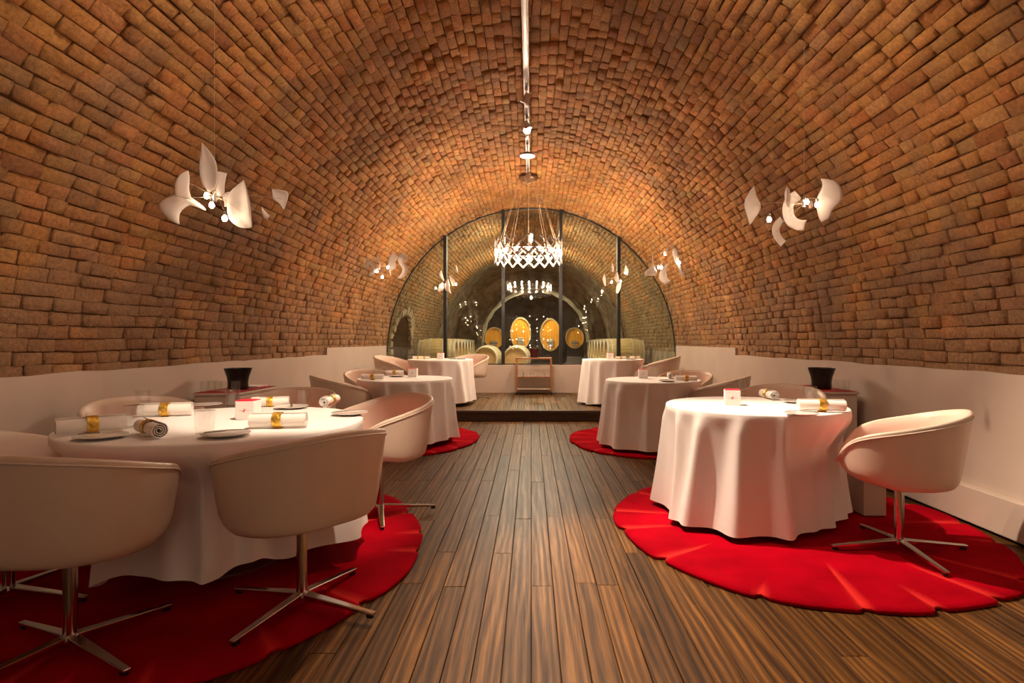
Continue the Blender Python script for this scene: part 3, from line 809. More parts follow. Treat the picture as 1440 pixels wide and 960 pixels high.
PLATE = MB().lathe([(0, .0), (.055, .0), (.062, .004), (.100, .013), (.104, .0145), (.103, .017), (.062, .009), (0, .007)], 40).mesh('plate', 60)
def plate(x, y, z, label, group, s=1.0):
    o = link('bread_plate', PLATE, 'china'); o.location = (x, y, z); o.scale = (s, s, s); return tag(o, label, 'plate', group)
def knife(x, y, z, rz, label, group):
    t = thing('butter_knife', label, 'knife', (x, y, z), rz, group)
    MB().bar((-.09, 0, 0), (.0, 0, .004), .010, .006, w2=.012, h2=.006).build('handle', 'steel', t, bevel=.002)
    MB().add([(0, -.006, .003), (.06, -.009, .003), (.085, .0, .003), (0, .006, .003), (0, -.006, .005), (.06, -.009, .005), (.085, 0, .005), (0, .006, .005)],
             [(3, 2, 1, 0), (4, 5, 6, 7), (0, 1, 5, 4), (1, 2, 6, 5), (2, 3, 7, 6), (3, 0, 4, 7)]).build('blade', 'chrome', t)
def card_box(x, y, z, rz, label, s=1.0, w=.10, h=.105):
    t = thing('table_box', label, 'box', (x, y, z), rz, 'white boxes with red tops on the tables'); t.scale = (s, s, s)
    MB().box(-w/2, w/2, -w/2, w/2, 0, h-.004).build('body', 'whitebox', t, bevel=.002)
    MB().box(-w/2+.002, w/2-.002, -w/2+.002, w/2-.002, h-.004, h).build('lid', 'redcard', t)
    e = MB().tube([(-.004, -w/2-.0006, h*.38), (.0, -w/2-.0006, h*.48), (-.002, -w/2-.0006, h*.60)], [.0012, .003, .0008], 6)
    e.bar((-.012, -w/2-.0006, h*.44), (.010, -w/2-.0006, h*.53), .0012, .0025)
    e.build('emblem', 'redcard', t)
    MB().box(-.030, .034, -w/2-.0008, -w/2, h*.475, h*.488).build('fine_line', 'grey', t)
    return t

GN, GG, GP, GK = 'napkin rolls', 'water glasses', 'bread plates', 'butter knives'
# six-place table
nap_px((85, 612), (170, 604), ZT, 'gold-banded napkin roll at the wall end of six-place table', GN)
nap_px((199, 586), (266, 584), ZT, 'gold-banded napkin roll before the chair against the bare wall', GN)
nap_px((193, 607), (230, 619), ZT, 'napkin roll turned with spiral end outward on six-place table', GN, .95)
nap_px((356, 602), (427, 601), ZT, 'gold-banded napkin roll lying beside the plate with crossed knife', GN)
nap_px((360, 572), (400, 571), ZT, 'gold-banded napkin roll behind the red-topped box on six-place table', GN, .85)
nap_px((452, 574), (476, 566), ZT, 'napkin roll pointing at the chair with red seat, six-place table', GN, .9)
for px, py, lb in ((188, 601, 'clear tumbler in front of the wall-end napkin roll'), (288, 611, 'tall clear tumbler standing alone mid six-place table'),
                   (327, 571, 'clear tumbler just behind the red-topped box, six-place table'), (427, 571, 'clear tumbler before the chair next to small white cabinet'),
                   (201, 573, 'clear tumbler at back rim, before chair against bare wall')):
    x, y = on(px, py, ZT); tumbler(x, y, ZT, lb, GG)
for px, py, lb, a in ((142, 616, 'grey bread plate beside the wall-end napkin roll', .2), (318, 613, 'grey bread plate with knife beside lone tumbler', .5),
                   (288, 571, 'grey bread plate near back rim of six-place table', .1), (410, 574, 'grey bread plate under far tumbler side of six-place table', 2.),
                   (492, 583, 'bread plate at the rim nearest chair with red seat', .6)):
    x, y = on(px, py, ZT); 
    if px == 410: x += .0
    plate(x, y, ZT, lb, GP); knife(x, y, ZT+.022, a, 'steel butter knife lying on the '+lb, GK)
x, y = on(343, 590, ZT); card_box(x, y+.05, ZT, .05, 'white box with red top standing on six-place table')
# table beside the low box
x, y = on(1033, 570, ZT); card_box(x, y+.05, ZT, -.25, 'white box with red top on table beside low white box')
nap_px((1068, 557), (1094, 564), ZT, 'napkin roll turned endwise on table beside low white box', GN, .9)
nap_px((1124, 578), (1187, 579), ZT, 'gold-banded napkin roll at the rim beside side-view chair', GN)
for px, py, lb in ((1142, 566, 'clear tumbler behind the rim-side napkin roll'), (1043, 552, 'clear tumbler hidden behind red-topped box on low-box table')):
    x, y = on(px, py, ZT); tumbler(x, y+.03, ZT, lb, GG)
for px, py, lb, a in ((1127, 583.5, 'bread plate in front of rim-side napkin roll', 2.8), (1120, 566, 'dark-looking bread plate before the chair by black cooler', .2)):
    x, y = on(px, py, ZT); plate(x, y, ZT, lb, GP, .9); knife(x, y, ZT+.02, a, 'steel butter knife lying on the '+lb, GK)
# tables before the platform
x, y = on(580, 530, ZT); card_box(x, y+.04, ZT, 0, 'white box on table between six-place table and platform')
nap_px((512, 534), (536, 534), ZT, 'napkin roll on table between six-place table and platform', GN, .9)
nap_px((548, 527), (562, 527), ZT, 'napkin roll beside dark-rimmed plate, table between six-place table and platform', GN, .8)
for px, py in ((530, 531), (542, 528)):
    x, y = on(px, py, ZT); tumbler(x, y, ZT, 'clear tumbler on table between six-place table and platform', GG)
x, y = on(558, 529.5, ZT); plate(x, y, ZT, 'bread plate on table between six-place table and platform', GP); knife(x, y, ZT+.022, .5, 'butter knife on table between six-place table and platform', GK)
x, y = on(905, 532, ZT); card_box(x, y+.04, ZT, -.1, 'white box with red top on table before the platform, cloth sweeping the rug')
nap_px((939, 529), (945, 534), ZT, 'napkin roll standing endwise to view behind plate, table before platform', GN, .85)
nap_px((953, 536), (977, 536), ZT, 'gold-banded napkin roll at rim of table before platform', GN, .85)
for px, py, lb in ((921, 530, 'clear tumbler beside red-topped box, table before platform'), (957, 529, 'clear tumbler behind rim napkin roll, table before platform')):
    x, y = on(px, py, ZT); tumbler(x, y, ZT, lb, GG)
x, y = on(939, 536.5, ZT); plate(x, y, ZT, 'bread plate at front rim of table before platform', GP, .9); knife(x, y, ZT+.02, .3, 'butter knife on plate of table before platform', GK)
# platform tables
x0, y0 = TABLES['dl'][:2]
card_box(x0+.02, y0-.1, ZTD, 0, 'white box on platform table near pale-rimmed barrels')
for dx, dy in ((-.38, .05), (-.24, -.12)): napkin(x0+dx, y0+dy, .1, ZTD, 'napkin roll on platform table near pale-rimmed barrels', GN, .62)
tumbler(x0-.30, y0+.22, ZTD, 'clear tumbler on platform table near pale-rimmed barrels', GG)
for dx, dy in ((.2, .05), (.36, -.1)): plate(x0+dx, y0+dy, ZTD, 'bread plate on platform table near pale-rimmed barrels', GP, .9)
x0, y0 = TABLES['dr'][:2]
card_box(x0-.05, y0, ZTD, 0, 'white box on platform table with single chair')
for dx, dy in ((.10, -.16), (.36, -.02)): napkin(x0+dx, y0+dy, .1, ZTD, 'napkin roll on platform table with single chair', GN, .62)
plate(x0+.24, y0-.24, ZTD, 'bread plate on platform table with single chair', GP)
tumbler(x0+.25, y0+.2, ZTD, 'clear tumbler on platform table with single chair', GG)

# ------------------------------------------------------------------ side cabinets
def cabinet(x0, x1, y0, y1, zt, label, inner):
    t = thing('side_cabinet', label, 'cabinet', ((x0+x1)/2, (y0+y1)/2, 0), 0, 'small white cabinets by the walls')
    w, d = (x1-x0)/2, (y1-y0)/2
    MB().box(-w+.012, w-.012, -d+.012, d-.012, .05, zt-.02).build('carcass', 'white', t, bevel=.003)
    MB().box(-w, w, -d, d, zt-.02, zt).build('top', 'white', t, bevel=.003)
    MB().box(-w+.03, w-.03, -d+.03, d-.03, .001, .05).build('plinth', 'blackframe', t)
    s = inner
    for k in range(2):
        a = -d+.02+k*(d-.02); b = a+d-.024
        dr = MB().box(*sorted((s*(w-.012), s*(w+.004))), a, b, .07, zt-.035).build('door', 'white', t, bevel=.002)
        MB().box(*sorted((s*(w+.004), s*(w+.014))), (b-.04 if k == 0 else a+.02), (b-.02 if k == 0 else a+.04), zt*.55, zt*.55+.12).build('handle', 'steel', dr)
    return t
def runner(x0, x1, y0, y1, z, label, inner):
    mb = MB().box(x0+.01, x1-.01, y0+.015, y1-.015, z+.001, z+.004)
    o = mb.build('table_runner', 'runner'); return tag(o, label, 'runner', 'red runners on the cabinets')
COOLER = MB().lathe([(0, 0), (.082, 0), (.086, .006), (.083, .06), (.090, .11), (.116, .19), (.112, .19), (.084, .11), (.076, .06), (.076, .012), (0, .010)], 40).mesh('cooler', 50)
def cooler(x, y, z, label, m='black', s=1.0):
    o = bpy.data.objects.new('wine_cooler', COOLER if m == 'black' else COOLER.copy()); COL.objects.link(o)
    o.data.materials.clear(); o.data.materials.append(M[m]); o.location = (x, y, z); o.scale = (s, s, s)
    return tag(o, label, 'wine cooler')
cabinet(-2.84, -2.45, 4.85, 5.60, .76, 'small white cabinet behind six-place table with black cooler and menus on it', 1)
runner(-2.84, -2.45, 4.85, 5.60, .76, 'red runner on cabinet behind the six-place table', 1)
cooler(-2.62, 5.18, .766, 'black flared wine cooler next to folded menus on cabinet')
for k, (x, y) in enumerate(((-2.78, 4.93), (-2.70, 5.00), (-2.78, 5.05), (-2.63, 4.94), (-2.55, 5.00))):
    tumbler(x, y, .766, 'clear tumbler grouped by the cooler on cabinet behind six-place table', 'glasses on the cabinet behind six-place table', .8)
for k, (dx, a, c) in enumerate(((0, .1, 'whitebox'), (.02, .25, 'redcard'), (-.01, -.05, 'whitebox'))):
    o = MB().box(-.075, .075, -.10, .10, 0, .006).build('menu_folder', c); o.location = (-2.55+dx*.5, 5.36, .766+k*.0075); o.rotation_euler = (0, 0, a*.3)
    tag(o, ('bottom white menu folder' if k == 0 else 'red menu folder between two white ones' if k == 1 else 'top white menu folder')+' stacked on cabinet', 'menu', 'menus on the cabinet')
cabinet(2.43, 2.82, 4.98, 5.76, .76, 'small white cabinet with black cooler beside table with low white box', -1).location.z = 0
runner(2.43, 2.82, 4.98, 5.76, .76, 'red runner on cabinet near the low white box', -1)
cooler(2.63, 5.25, .766, 'black flared wine cooler beside a row of three tumblers')
for x in (2.64, 2.70, 2.76):
    tumbler(x, 5.06, .766, 'clear tumbler in a row of three on cabinet near low white box', 'glasses on the cabinet near low white box', .8).scale = (.55, .55, .85)
lb = thing('low_box', 'plain low white box standing on red rug beside long tablecloth', 'box', (2.29, 3.99, ZR))
MB().box(-.075, .075, -.13, .13, .008, .33).build('body', 'white', lb, bevel=.003)
MB().box(-.065, .065, -.12, .12, 0, .008).build('base', 'blackframe', lb)
MB().box(-.078, .078, -.133, .133, .33, .345).build('lid', 'white', lb, bevel=.003)

# ------------------------------------------------------------------ serving trolley
tr = thing('serving_trolley', 'wooden serving trolley with white tray on the platform before the glass', 'trolley', (.05, 11.30, ZD+.001))
for sx in (-1, 1):
    for sy in (-1, 1):
        MB().bar((sx*.335, sy*.17, .06), (sx*.335, sy*.17, .71), .030, .030).build('leg', 'wood', tr, bevel=.004)
        wh = MB().lathe([(0, -.014), (.026, -.014), (.03, -.008), (.03, .008), (.026, .014), (0, .014)], 18, axis='x').build('castor', 'blackframe', tr, smooth=40)
        wh.location = (sx*.335, sy*.17, .03)
for sy in (-1, 1):
    MB().bar((-.35, sy*.17, .70), (.35, sy*.17, .70), .03, .026).build('rail', 'wood', tr, bevel=.004)
    MB().bar((-.32, sy*.17, .345), (.32, sy*.17, .345), .022, .022).build('rail', 'wood', tr, bevel=.003)
for sx in (-1, 1): MB().bar((sx*.335, -.17, .70), (sx*.335, .17, .70), .03, .026).build('rail', 'wood', tr, bevel=.004)
MB().box(-.32, .32, -.155, .155, .335, .35).build('shelf', 'white', tr)
MB().box(-.32, .32, .13, .145, .35, .54).build('back_panel', 'white', tr)
MB().box(-.32, .32, -.155, .155, .10, .115).build('shelf', 'white', tr)
MB().box(-.32, .32, .13, .142, .115, .33).build('back_panel', 'white', tr)
MB().box(-.33, .33, -.165, .165, .703, .712).build('glass_top', 'glass', tr)
cooler(.06, 11.30, ZD+.714, 'dark maroon wine cooler standing on the serving trolley', 'maroon', .92)
for k in range(7):
    x = .05-.2+k*.068
    o = MB().lathe([(0, 0), (.014, 0), (.016, .05), (.008, .07), (.008, .085), (0, .085)], 14).build('spice_bottle', 'glass' if k % 2 else 'steel', smooth=50)
    o.location = (x, 11.22, ZD+.352); tag(o, 'tiny bottle in the row on the trolley shelf', 'bottle', 'bottles on the trolley shelf')

# ------------------------------------------------------------------ petal lamps
def petal_lamp(name, label, crop, scale, center, d, petals, bulbs, seed, hook):
    """petals: pairs of edge lines, bulbs: points, both in crop pixels of the photograph; d: real distance of the lamp"""
    rr = random.Random(seed); ox, oy = crop; k = d/F/scale
    c0 = ((ox+center[0]/scale-CX)*d/F, d, EYE-(oy+center[1]/scale-CY)*d/F)
    t = thing(name, label, 'pendant lamp', c0, 0, 'petal lamps hanging over the tables')
    def loc(p): return ((p[0]-center[0])*k, -(p[1]-center[1])*k)
    def res(line, n):
        P = [Vector(loc(p)) for p in line]; L = [0]
        for a, b in zip(P, P[1:]): L.append(L[-1]+(b-a).length)
        out = []
        for i in range(n):
            s = L[-1]*i/(n-1); j = 0
            while j < len(P)-2 and L[j+1] < s: j += 1
            u = (s-L[j])/max(1e-6, L[j+1]-L[j]); u = max(0, min(1, u))
            p0 = P[max(j-1, 0)]; p1 = P[j]; p2 = P[j+1]; p3 = P[min(j+2, len(P)-1)]
            out.append(.5*((2*p1)+(p2-p0)*u+(2*p0-5*p1+4*p2-p3)*u*u+(3*p1-p0-3*p2+p3)*u**3))
        return out
    hubp = Vector((0, .0, .02))
    for q, (e1, e2) in enumerate(petals):
        n, m = 18, 7; A, B = res(e1, n), res(e2, n)
        yo = rr.uniform(-.10, .10); ty = rr.uniform(-.9, .9); bend = rr.uniform(.10, .28)*rr.choice((-1, 1)); tw = rr.uniform(-.5, .5)
        cen = sum(A+B, Vector((0, 0)))/(2*n)
        rows = []
        for i in range(n):
            row = []
            for j in range(m):
                p = A[i].lerp(B[i], j/(m-1)); w = (A[i]-B[i]).length
                s = 2*j/(m-1)-1; u = 2*i/(n-1)-1
                L_ = (A[0]-A[-1]).length
                y = yo+(p.x-cen.x)*ty*.5+bend*w*(1-s*s)*.9+bend*L_*(1-u*u)*.5+tw*(p.y-cen.y)*.6
                row.append((p.x, y, p.y))
            rows.append(row)
        pt = MB().grid(rows).build('petal', 'petal', t, smooth=180, solid=.0025)
        pc = Vector(rows[n//2][m//2])
        if (pc-hubp).length > .03:
            MB().tube([hubp, hubp.lerp(pc, .6)+Vector((0, 0, .015)), pc], .0011, 5).build('stem', 'wire', pt)
    for q, p in enumerate(bulbs):
        x, z = loc(p); y = rr.uniform(-.10, -.03)
        b = MB().lathe([(0, -.017), (.010, -.014), (.0145, -.004), (.0135, .006), (.008, .015), (.006, .02), (0, .02)], 14, origin=(x, y, z)).build('bulb', 'bulb', t, smooth=180)
        MB().lathe([(.007, .018), (.008, .02), (.008, .04), (0, .042)], 12, origin=(x, y, z)).build('socket', 'steel', b, smooth=40)
        MB().tube([hubp, (x*.5, y*.5, z*.5+.05), (x, y, z+.04)], .0012, 5).build('stem', 'wire', b)
    MB().lathe([(0, -.03), (.012, -.026), (.014, 0), (.012, .03), (.004, .04), (0, .04)], 16, origin=(0, 0, .02)).build('hub', 'steel', t, smooth=60)
    zc_ = ZC+math.sqrt((RV-.04)**2-c0[0]**2)-c0[2]
    MB().tube([(0, 0, .05), (0, 0, zc_)], .0011, 5).build('cable', 'wire', t)
    return t
c1, c2 = (500, 330), (830, 330)
petal_lamp('petal_lamp', 'pendant lamp of white curved porcelain petals above the six-place table', (200, 180), 6, (610, 610), 3.4, [
    ([(600, 560), (540, 480), (530, 350), (585, 175)], [(602, 560), (640, 480), (652, 300), (588, 175)]),
    ([(560, 545), (560, 450), (590, 350)], [(645, 560), (662, 480), (690, 368)]),
    ([(385, 620), (385, 520), (410, 440), (455, 395)], [(500, 640), (485, 560), (480, 460), (460, 395)]),
    ([(550, 690), (500, 640), (380, 570), (280, 610), (225, 680), (280, 770), (365, 835)], [(552, 704), (500, 685), (440, 670), (400, 705), (380, 745), (376, 790), (380, 835)]),
    ([(910, 472), (760, 540), (725, 640), (750, 770), (880, 860), (1022, 880)], [(915, 475), (945, 580), (970, 680), (990, 760), (1010, 830), (1026, 880)]),
    ([(1030, 480), (1040, 560), (1090, 600), (1140, 660)], [(1032, 478), (1090, 478), (1155, 505), (1146, 660)]),
    ([(650, 560), (690, 528), (755, 530)], [(690, 660), (725, 660), (755, 640)]),
    ([(960, 640), (1000, 690), (1028, 715)], [(965, 720), (980, 735), (1000, 745)])],
    [(568, 583), (618, 665), (765, 790)], 1, 0)
petal_lamp('petal_lamp', 'pendant lamp of white petals above table with low box, one wing petal at its side', (1020, 220), 6.855, (760, 480), 3.95, [
    ([(320, 250), (260, 330), (210, 450), (285, 630)], [(322, 250), (345, 340), (402, 460), (292, 630)]),
    ([(530, 420), (540, 350), (555, 315)], [(570, 520), (600, 420), (577, 330)]),
    ([(690, 320), (610, 380), (570, 500), (600, 640), (700, 705), (770, 700)], [(692, 320), (760, 390), (690, 450), (690, 560), (740, 600), (800, 605)]),
    ([(570, 560), (500, 640), (495, 740), (575, 855)], [(610, 600), (575, 670), (590, 740), (635, 795)]),
    ([(905, 220), (920, 290), (870, 420), (890, 560), (928, 630)], [(910, 220), (1020, 250), (1090, 340), (1090, 440), (1015, 520), (1000, 590), (932, 630)]),
    ([(850, 430), (865, 405), (895, 395)], [(862, 475), (890, 468), (912, 440)])],
    [(728, 465), (815, 498), (378, 630)], 2, 0)
petal_lamp('petal_lamp', 'small pendant cluster of curled white petals above table between six-place table and platform', c1, 9, (400, 420), 7.05, [
    ([(165, 285), (135, 370), (158, 450)], [(167, 285), (188, 370), (164, 450)]),
    ([(215, 320), (190, 380), (225, 440), (185, 490), (190, 535)], [(217, 320), (285, 400), (292, 450), (270, 490), (215, 535)]),
    ([(298, 280), (283, 320), (308, 370), (298, 430)], [(304, 280), (325, 330), (327, 400), (322, 450)]),
    ([(455, 200), (390, 290), (395, 400), (410, 470), (438, 520)], [(457, 200), (510, 265), (480, 330), (490, 410), (430, 450), (442, 520)]),
    ([(588, 225), (530, 290), (550, 370), (590, 420), (570, 490), (500, 540)], [(592, 225), (675, 305), (620, 350), (665, 430), (630, 520), (550, 555)])],
    [(435, 425), (350, 540), (290, 470)], 3, 0)
petal_lamp('petal_lamp', 'small pendant cluster with one long hanging petal, above table before platform', c2, 9, (900, 430), 6.85, [
    ([(768, 270), (757, 400), (690, 470), (688, 520)], [(772, 270), (790, 400), (830, 480), (800, 522)]),
    ([(938, 100), (933, 180), (922, 265)], [(943, 100), (952, 200), (942, 265)]),
    ([(1063, 155), (1035, 230), (1070, 340), (1110, 420), (1155, 530)], [(1067, 155), (1105, 220), (1120, 330), (1150, 420), (1195, 520)]),
    ([(1008, 355), (930, 420), (900, 540), (960, 620)], [(1012, 355), (990, 450), (1000, 540), (1037, 575)])],
    [(845, 425), (880, 425), (1112, 360), (935, 250)], 4, 0)
petal_lamp('petal_lamp', 'pendant petal lamp hanging over the platform table near pale-rimmed barrels', c1, 9, (1160, 620), 10.0, [
    ([(1078, 450), (1050, 510), (1110, 580)], [(1082, 450), (1107, 520), (1122, 585)]),
    ([(1030, 690), (1060, 620), (1110, 640)], [(1045, 720), (1100, 700), (1115, 660)]),
    ([(1170, 560), (1130, 640), (1140, 700), (1200, 745)], [(1180, 570), (1200, 640), (1195, 690), (1215, 740)]),
    ([(1190, 520), (1200, 580), (1225, 650)], [(1200, 520), (1255, 580), (1255, 650)]),
    ([(1264, 380), (1255, 470)], [(1271, 380), (1295, 465)])],
    [(1103, 630), (1280, 635), (1020, 680)], 5, 0)
petal_lamp('petal_lamp', 'pendant petal lamp hanging over the platform table with single chair', c2, 9, (340, 560), 10.1, [
    ([(183, 490), (165, 560), (193, 640)], [(187, 490), (207, 570), (207, 640)]),
    ([(269, 360), (260, 430), (268, 475)], [(273, 360), (295, 420), (287, 475)]),
    ([(330, 465), (295, 550), (320, 610)], [(335, 465), (355, 550), (350, 600)]),
    ([(350, 600), (330, 680), (328, 740)], [(395, 610), (385, 680), (352, 740)]),
    ([(449, 375), (435, 460), (465, 510)], [(452, 375), (485, 440), (480, 510)])],
    [(265, 605), (375, 595), (435, 490), (145, 720)], 6, 0)

# ------------------------------------------------------------------ chandelier
def chandelier(label, x, y, zr, Rr, tiers, bulb_m):
    t = thing('ring_chandelier', label, 'chandelier', (x, y, zr)); n = 18; ha = PI/n; hb = .098
    def diamond(zc_, wd, inset=0.0, r_=Rr):
        mb = MB(); s = 1-inset
        nd = [(-ha*s, zc_), (0, zc_+hb*s), (ha*s, zc_), (0, zc_-hb*s)]
        for k in range(4):
            (a, za), (b, zb) = nd[k], nd[(k+1) % 4]
            P = [(r_*math.sin(a+(b-a)*q), -r_*math.cos(a+(b-a)*q), za+(zb-za)*q) for q in (0, 1)]
            mid = (a+b)/2; out = (math.sin(mid), -math.cos(mid), 0)
            mb.bar(P[0], P[1], wd, .006, up=out)
        return mb.mesh('rhombus')
    for q, (zc_, wd) in enumerate(tiers):
        me = diamond(zc_, wd); mi = diamond(zc_, .004, .24, Rr-.004)
        for k in range(n):
            o = link('rhombus', me, 'satin', t); o.rotation_euler = (0, 0, 2*PI*k/n+ha*(q % 2))
            i = link('inner_rhombus', mi, 'satin', o)
    bm_ = MB().lathe([(0, -.022), (.009, -.02), (.012, -.008), (.011, .01), (.006, .02), (0, .022)], 12).mesh('bulb', 180)
    rings = [(tiers[0][0]+tiers[1][0])/2] if len(tiers) == 2 else [z for z, w in tiers]
    for zr_ in rings:
        for k in range(0, n, 1 if len(tiers) == 2 else 2):
            a = 2*PI*(k+.5)/n
            o = link('bulb', bm_, bulb_m, t); o.scale = (1, 1, 1) if len(tiers) == 2 else (.75, .75, .75); o.location = ((Rr-.03)*math.cos(a), (Rr-.03)*math.sin(a), zr_-.03)
        MB().grid([[((Rr-.03+dx)*math.cos(2*PI*i/72), (Rr-.03+dx)*math.sin(2*PI*i/72), zr_+dz_) for i in range(72)] for dx, dz_ in ((-.008, -.004), (.008, -.004), (.008, .004), (-.008, .004), (-.008, -.004))], closed=True).build('lamp_ring', 'metalwhite', t)
    zt = ZC+RV-.06-zr
    MB().lathe([(0, zt), (.16, zt), (.165, zt-.012), (.15, zt-.03), (.05, zt-.05), (0, zt-.05)], 40).build('canopy', 'brownmetal', t, smooth=40)
    for k in range(10):
        a = 2*PI*(k+.5)/10
        MB().tube([(.145*math.cos(a), .145*math.sin(a), zt-.03)]+[((Rr-.03)*math.cos(a), (Rr-.03)*math.sin(a), z+.004) for z in rings], .0024, 5).build('wire', 'wire', t)
    return t
chandelier('ring chandelier of white zigzag rhombs on thin wires in front of glass wall', -.045, 9.45, 2.65, .55, ((.10, .015), (-.095, .019)), 'chandbulb')
chandelier('tall four-tier ring chandelier added behind the camera for fill light and reflections in the glass', -.045, -1.6, 2.66, .92, ((.10, .02), (-.45, .02), (-.85, .02), (-1.12, .02)), 'fillbulb')  # unseen chandelier, added to supply fill light and sparkle in the glass

# ------------------------------------------------------------------ light track and spots
XT, ZTK = -.05, 3.80
tk = thing('light_track', 'white ceiling light track running along the crown of vault', 'light track', (XT, 0, ZTK))
for sx in (-1, 1): MB().box(sx*.020-.008, sx*.020+.008, -1.3, 9.2, 0, .03).build('rail', 'railwhite', tk, bevel=.002)
MB().box(-.012, .012, -1.3, 9.2, .012, .026).build('channel', 'steel', tk)
for k in range(7):
    MB().box(-.010, .010, -.02, .02, .03, ZC+RV-ZTK).build('clip', 'steel', tk).location.y = -1.0+k*1.5
def spot(label, y, target, energy, angle, kind='small', lens='lensdim', drop=.10, dx=0, blend=.6, col=WARM, size=.03):
    base = Vector((XT, y, ZTK)); head = base+Vector((dx, 0, -drop)); d = (Vector(target)-head).normalized()
    t = thing('track_spot', label, 'spotlight', base, 0, 'spotlights on the ceiling track')
    MB().box(-.016, .016, -.045, .045, -.026, .002).build('adapter', 'metalwhite', t, bevel=.003)
    MB().tube([(0, 0, -.02), (dx*.6, 0, -drop*.6), (dx, 0, -drop)], .006, 8).build('arm', 'metalwhite', t)
    rot = d.to_track_quat('Z', 'Y').to_matrix()
    if kind == 'dish': prof = [(.0, -.03), (.03, -.028), (.075, -.005), (.105, .028), (.102, .030), (.07, .002), (.0, -.012)]
    else: prof = [(0, -.06), (.026, -.058), (.034, -.05), (.036, .02), (.050, .035), (.050, .045), (.046, .045), (.03, .03), (0, .028)]
    MB().lathe(prof, 28, origin=(dx, 0, -drop), rot=rot).build('head', 'brownmetal' if kind == 'dish' else 'metalwhite', t, smooth=45)
    if kind == 'dish': MB().lathe([(0, .004), (.07, .006), (.098, .026), (0, .020)], 28, origin=(dx, 0, -drop), rot=rot).build('diffuser', lens, t, smooth=60)
    else: MB().lathe([(0, .033), (.028, .032), (.036, .036), (0, .040)], 20, origin=(dx, 0, -drop), rot=rot).build('lens', lens, t, smooth=60)
    p = head+d*.06
    light('spot_light', 'SPOT', p, energy*K_SPOT, col, size=size, target=target, angle=angle, blend=blend)
    return t
SPOTS = [
    # label, y, target, watts, cone
    ('white spot aimed at the middle of the six-place table', 2.25, (-1.38, 3.42, .75), 420, 29),
    ('white wide spot lighting the aisle edge of the rug at six-place table', 3.95, (-.75, 2.7, 0), 50, 52),
    ('white spot aimed at the table with the low white box', 3.62, (1.45, 3.95, .75), 120, 38),
    ('white wide spot lighting the red rug beside the low-box table', 4.12, (1.45, 2.2, 0), 700, 66),
    ('white tilted spot with ring bracket, first lit one from bare rail end', 6.0, (-1.46, 6.75, .75), 110, 32),
    ('white spot throwing light back along the rail', 6.75, (1.37, 6.52, .75), 130, 32),
    ('white spot hanging in front of the chandelier canopy', 8.8, (-1.5, 9.55, .9), 90, 32),
    ('white spot at the rail end next to the chandelier canopy', 9.05, (1.36, 9.6, .9), 90, 32),
]
for i, (lb_, y, tg, e, an) in enumerate(SPOTS):
    spot(lb_, y, tg, e, an, lens='lens' if y == 6.75 else 'lensdim')
spot('shallow brown dish lamp on the track before the chandelier', 7.65, (XT, 7.5, 0), 60, 110, 'dish', 'lensdim', .14)
for y, e in ((1.4, 62), (2.7, 56), (3.30, 46)):  # floods out of view, added to brighten the vault near the camera
    for sx in (-1, 1):
        spot('flood added on the track to brighten the brick vault '+('over the six-place table' if sx < 0 else 'over the low-box table'), y+.12*sx, (sx*2.5, y+.9, 2.75), e, 95, 'small', 'lensdim', .10, .05*sx, 1.0, WARM2, .06)
# bare star-bright bulb spot facing the hall
spot('bright spot facing down the hall, its bulb glaring', 6.9, (.0, 2.0, .6), 60, 70, 'small', 'lens', .09)

# ------------------------------------------------------------------ barrels and casks
def barrel_proto(rim_m):
    t = bpy.data.objects.new('wine_barrel', None); COL.objects.link(t)
    prof = [(.275, -.45), (.30, -.45), (.335, -.25), (.35, 0), (.335, .25), (.30, .45), (.275, .45)]
    n = 26
    for k in range(n):
        a0, a1 = 2*PI*k/n+.006, 2*PI*(k+1)/n-.006; v = []; m_ = len(prof)-2
        for (r_, x) in prof[1:-1]:
            for rr_ in (r_, r_-.03):
                for a in (a0, a1): v.append((x, rr_*math.cos(a), rr_*math.sin(a)))
        f = [(0, 1, 3, 2), ((m_-1)*4, (m_-1)*4+2, (m_-1)*4+3, (m_-1)*4+1)]
        for i in range(m_-1):
            b = i*4; c = b+4; f += [(b, c, c+1, b+1), (b+2, b+3, c+3, c+2), (b, b+2, c+2, c), (b+1, c+1, c+3, b+3)]
        if k == 0: pass
        MB().add(v, f).build('stave', 'oak', t)
    for s in (-1, 1):
        MB().lathe([(0, s*.395), (.285, s*.395), (.285, s*.375), (0, s*.375)], 30, axis='x').build('head', 'oakhead', t)
        for x, w_ in ((.43, .045), (.33, .035), (.16, .035)):
            def rad(xx): return np.interp(abs(xx), [0, .25, .45], [.35, .335, .30])
            MB().lathe([(rad(s*(x-w_/2))+.0, s*(x-w_/2)), (rad(s*(x-w_/2))+.005, s*(x-w_/2)), (rad(min(.45, x+w_/2))+.005, s*(x+w_/2)), (rad(min(.45, x+w_/2)), s*(x+w_/2))], 30, axis='x', caps=False).build('hoop', rim_m, t, smooth=40)
    return t
BP = barrel_proto('hoop'); b_first = [True]
def rack(x0, x1, y0, y1, zt, label, cross=False):
    t = thing('barrel_rack', label, 'rack', ((x0+x1)/2, (y0+y1)/2, .0), 0); w, d = (x1-x0)/2, (y1-y0)/2
    for sx in (-1, 1):
        if cross: MB().box(-w-.03, w+.03, sx*d-.03, sx*d+.03, zt-.06, zt).build('beam', 'blackframe', t)
        else: MB().box(sx*w-.03, sx*w+.03, -d, d, zt-.06, zt).build('beam', 'blackframe', t)
    n = max(2, int(d*2/1.4)+1)
    for i in range(n):
        for sx in (-1, 1): MB().box(sx*w-.03, sx*w+.03, -d+i*(2*d-.06)/(n-1), -d+.06+i*(2*d-.06)/(n-1), 0, zt-.06).build('post', 'blackframe', t)
    return t
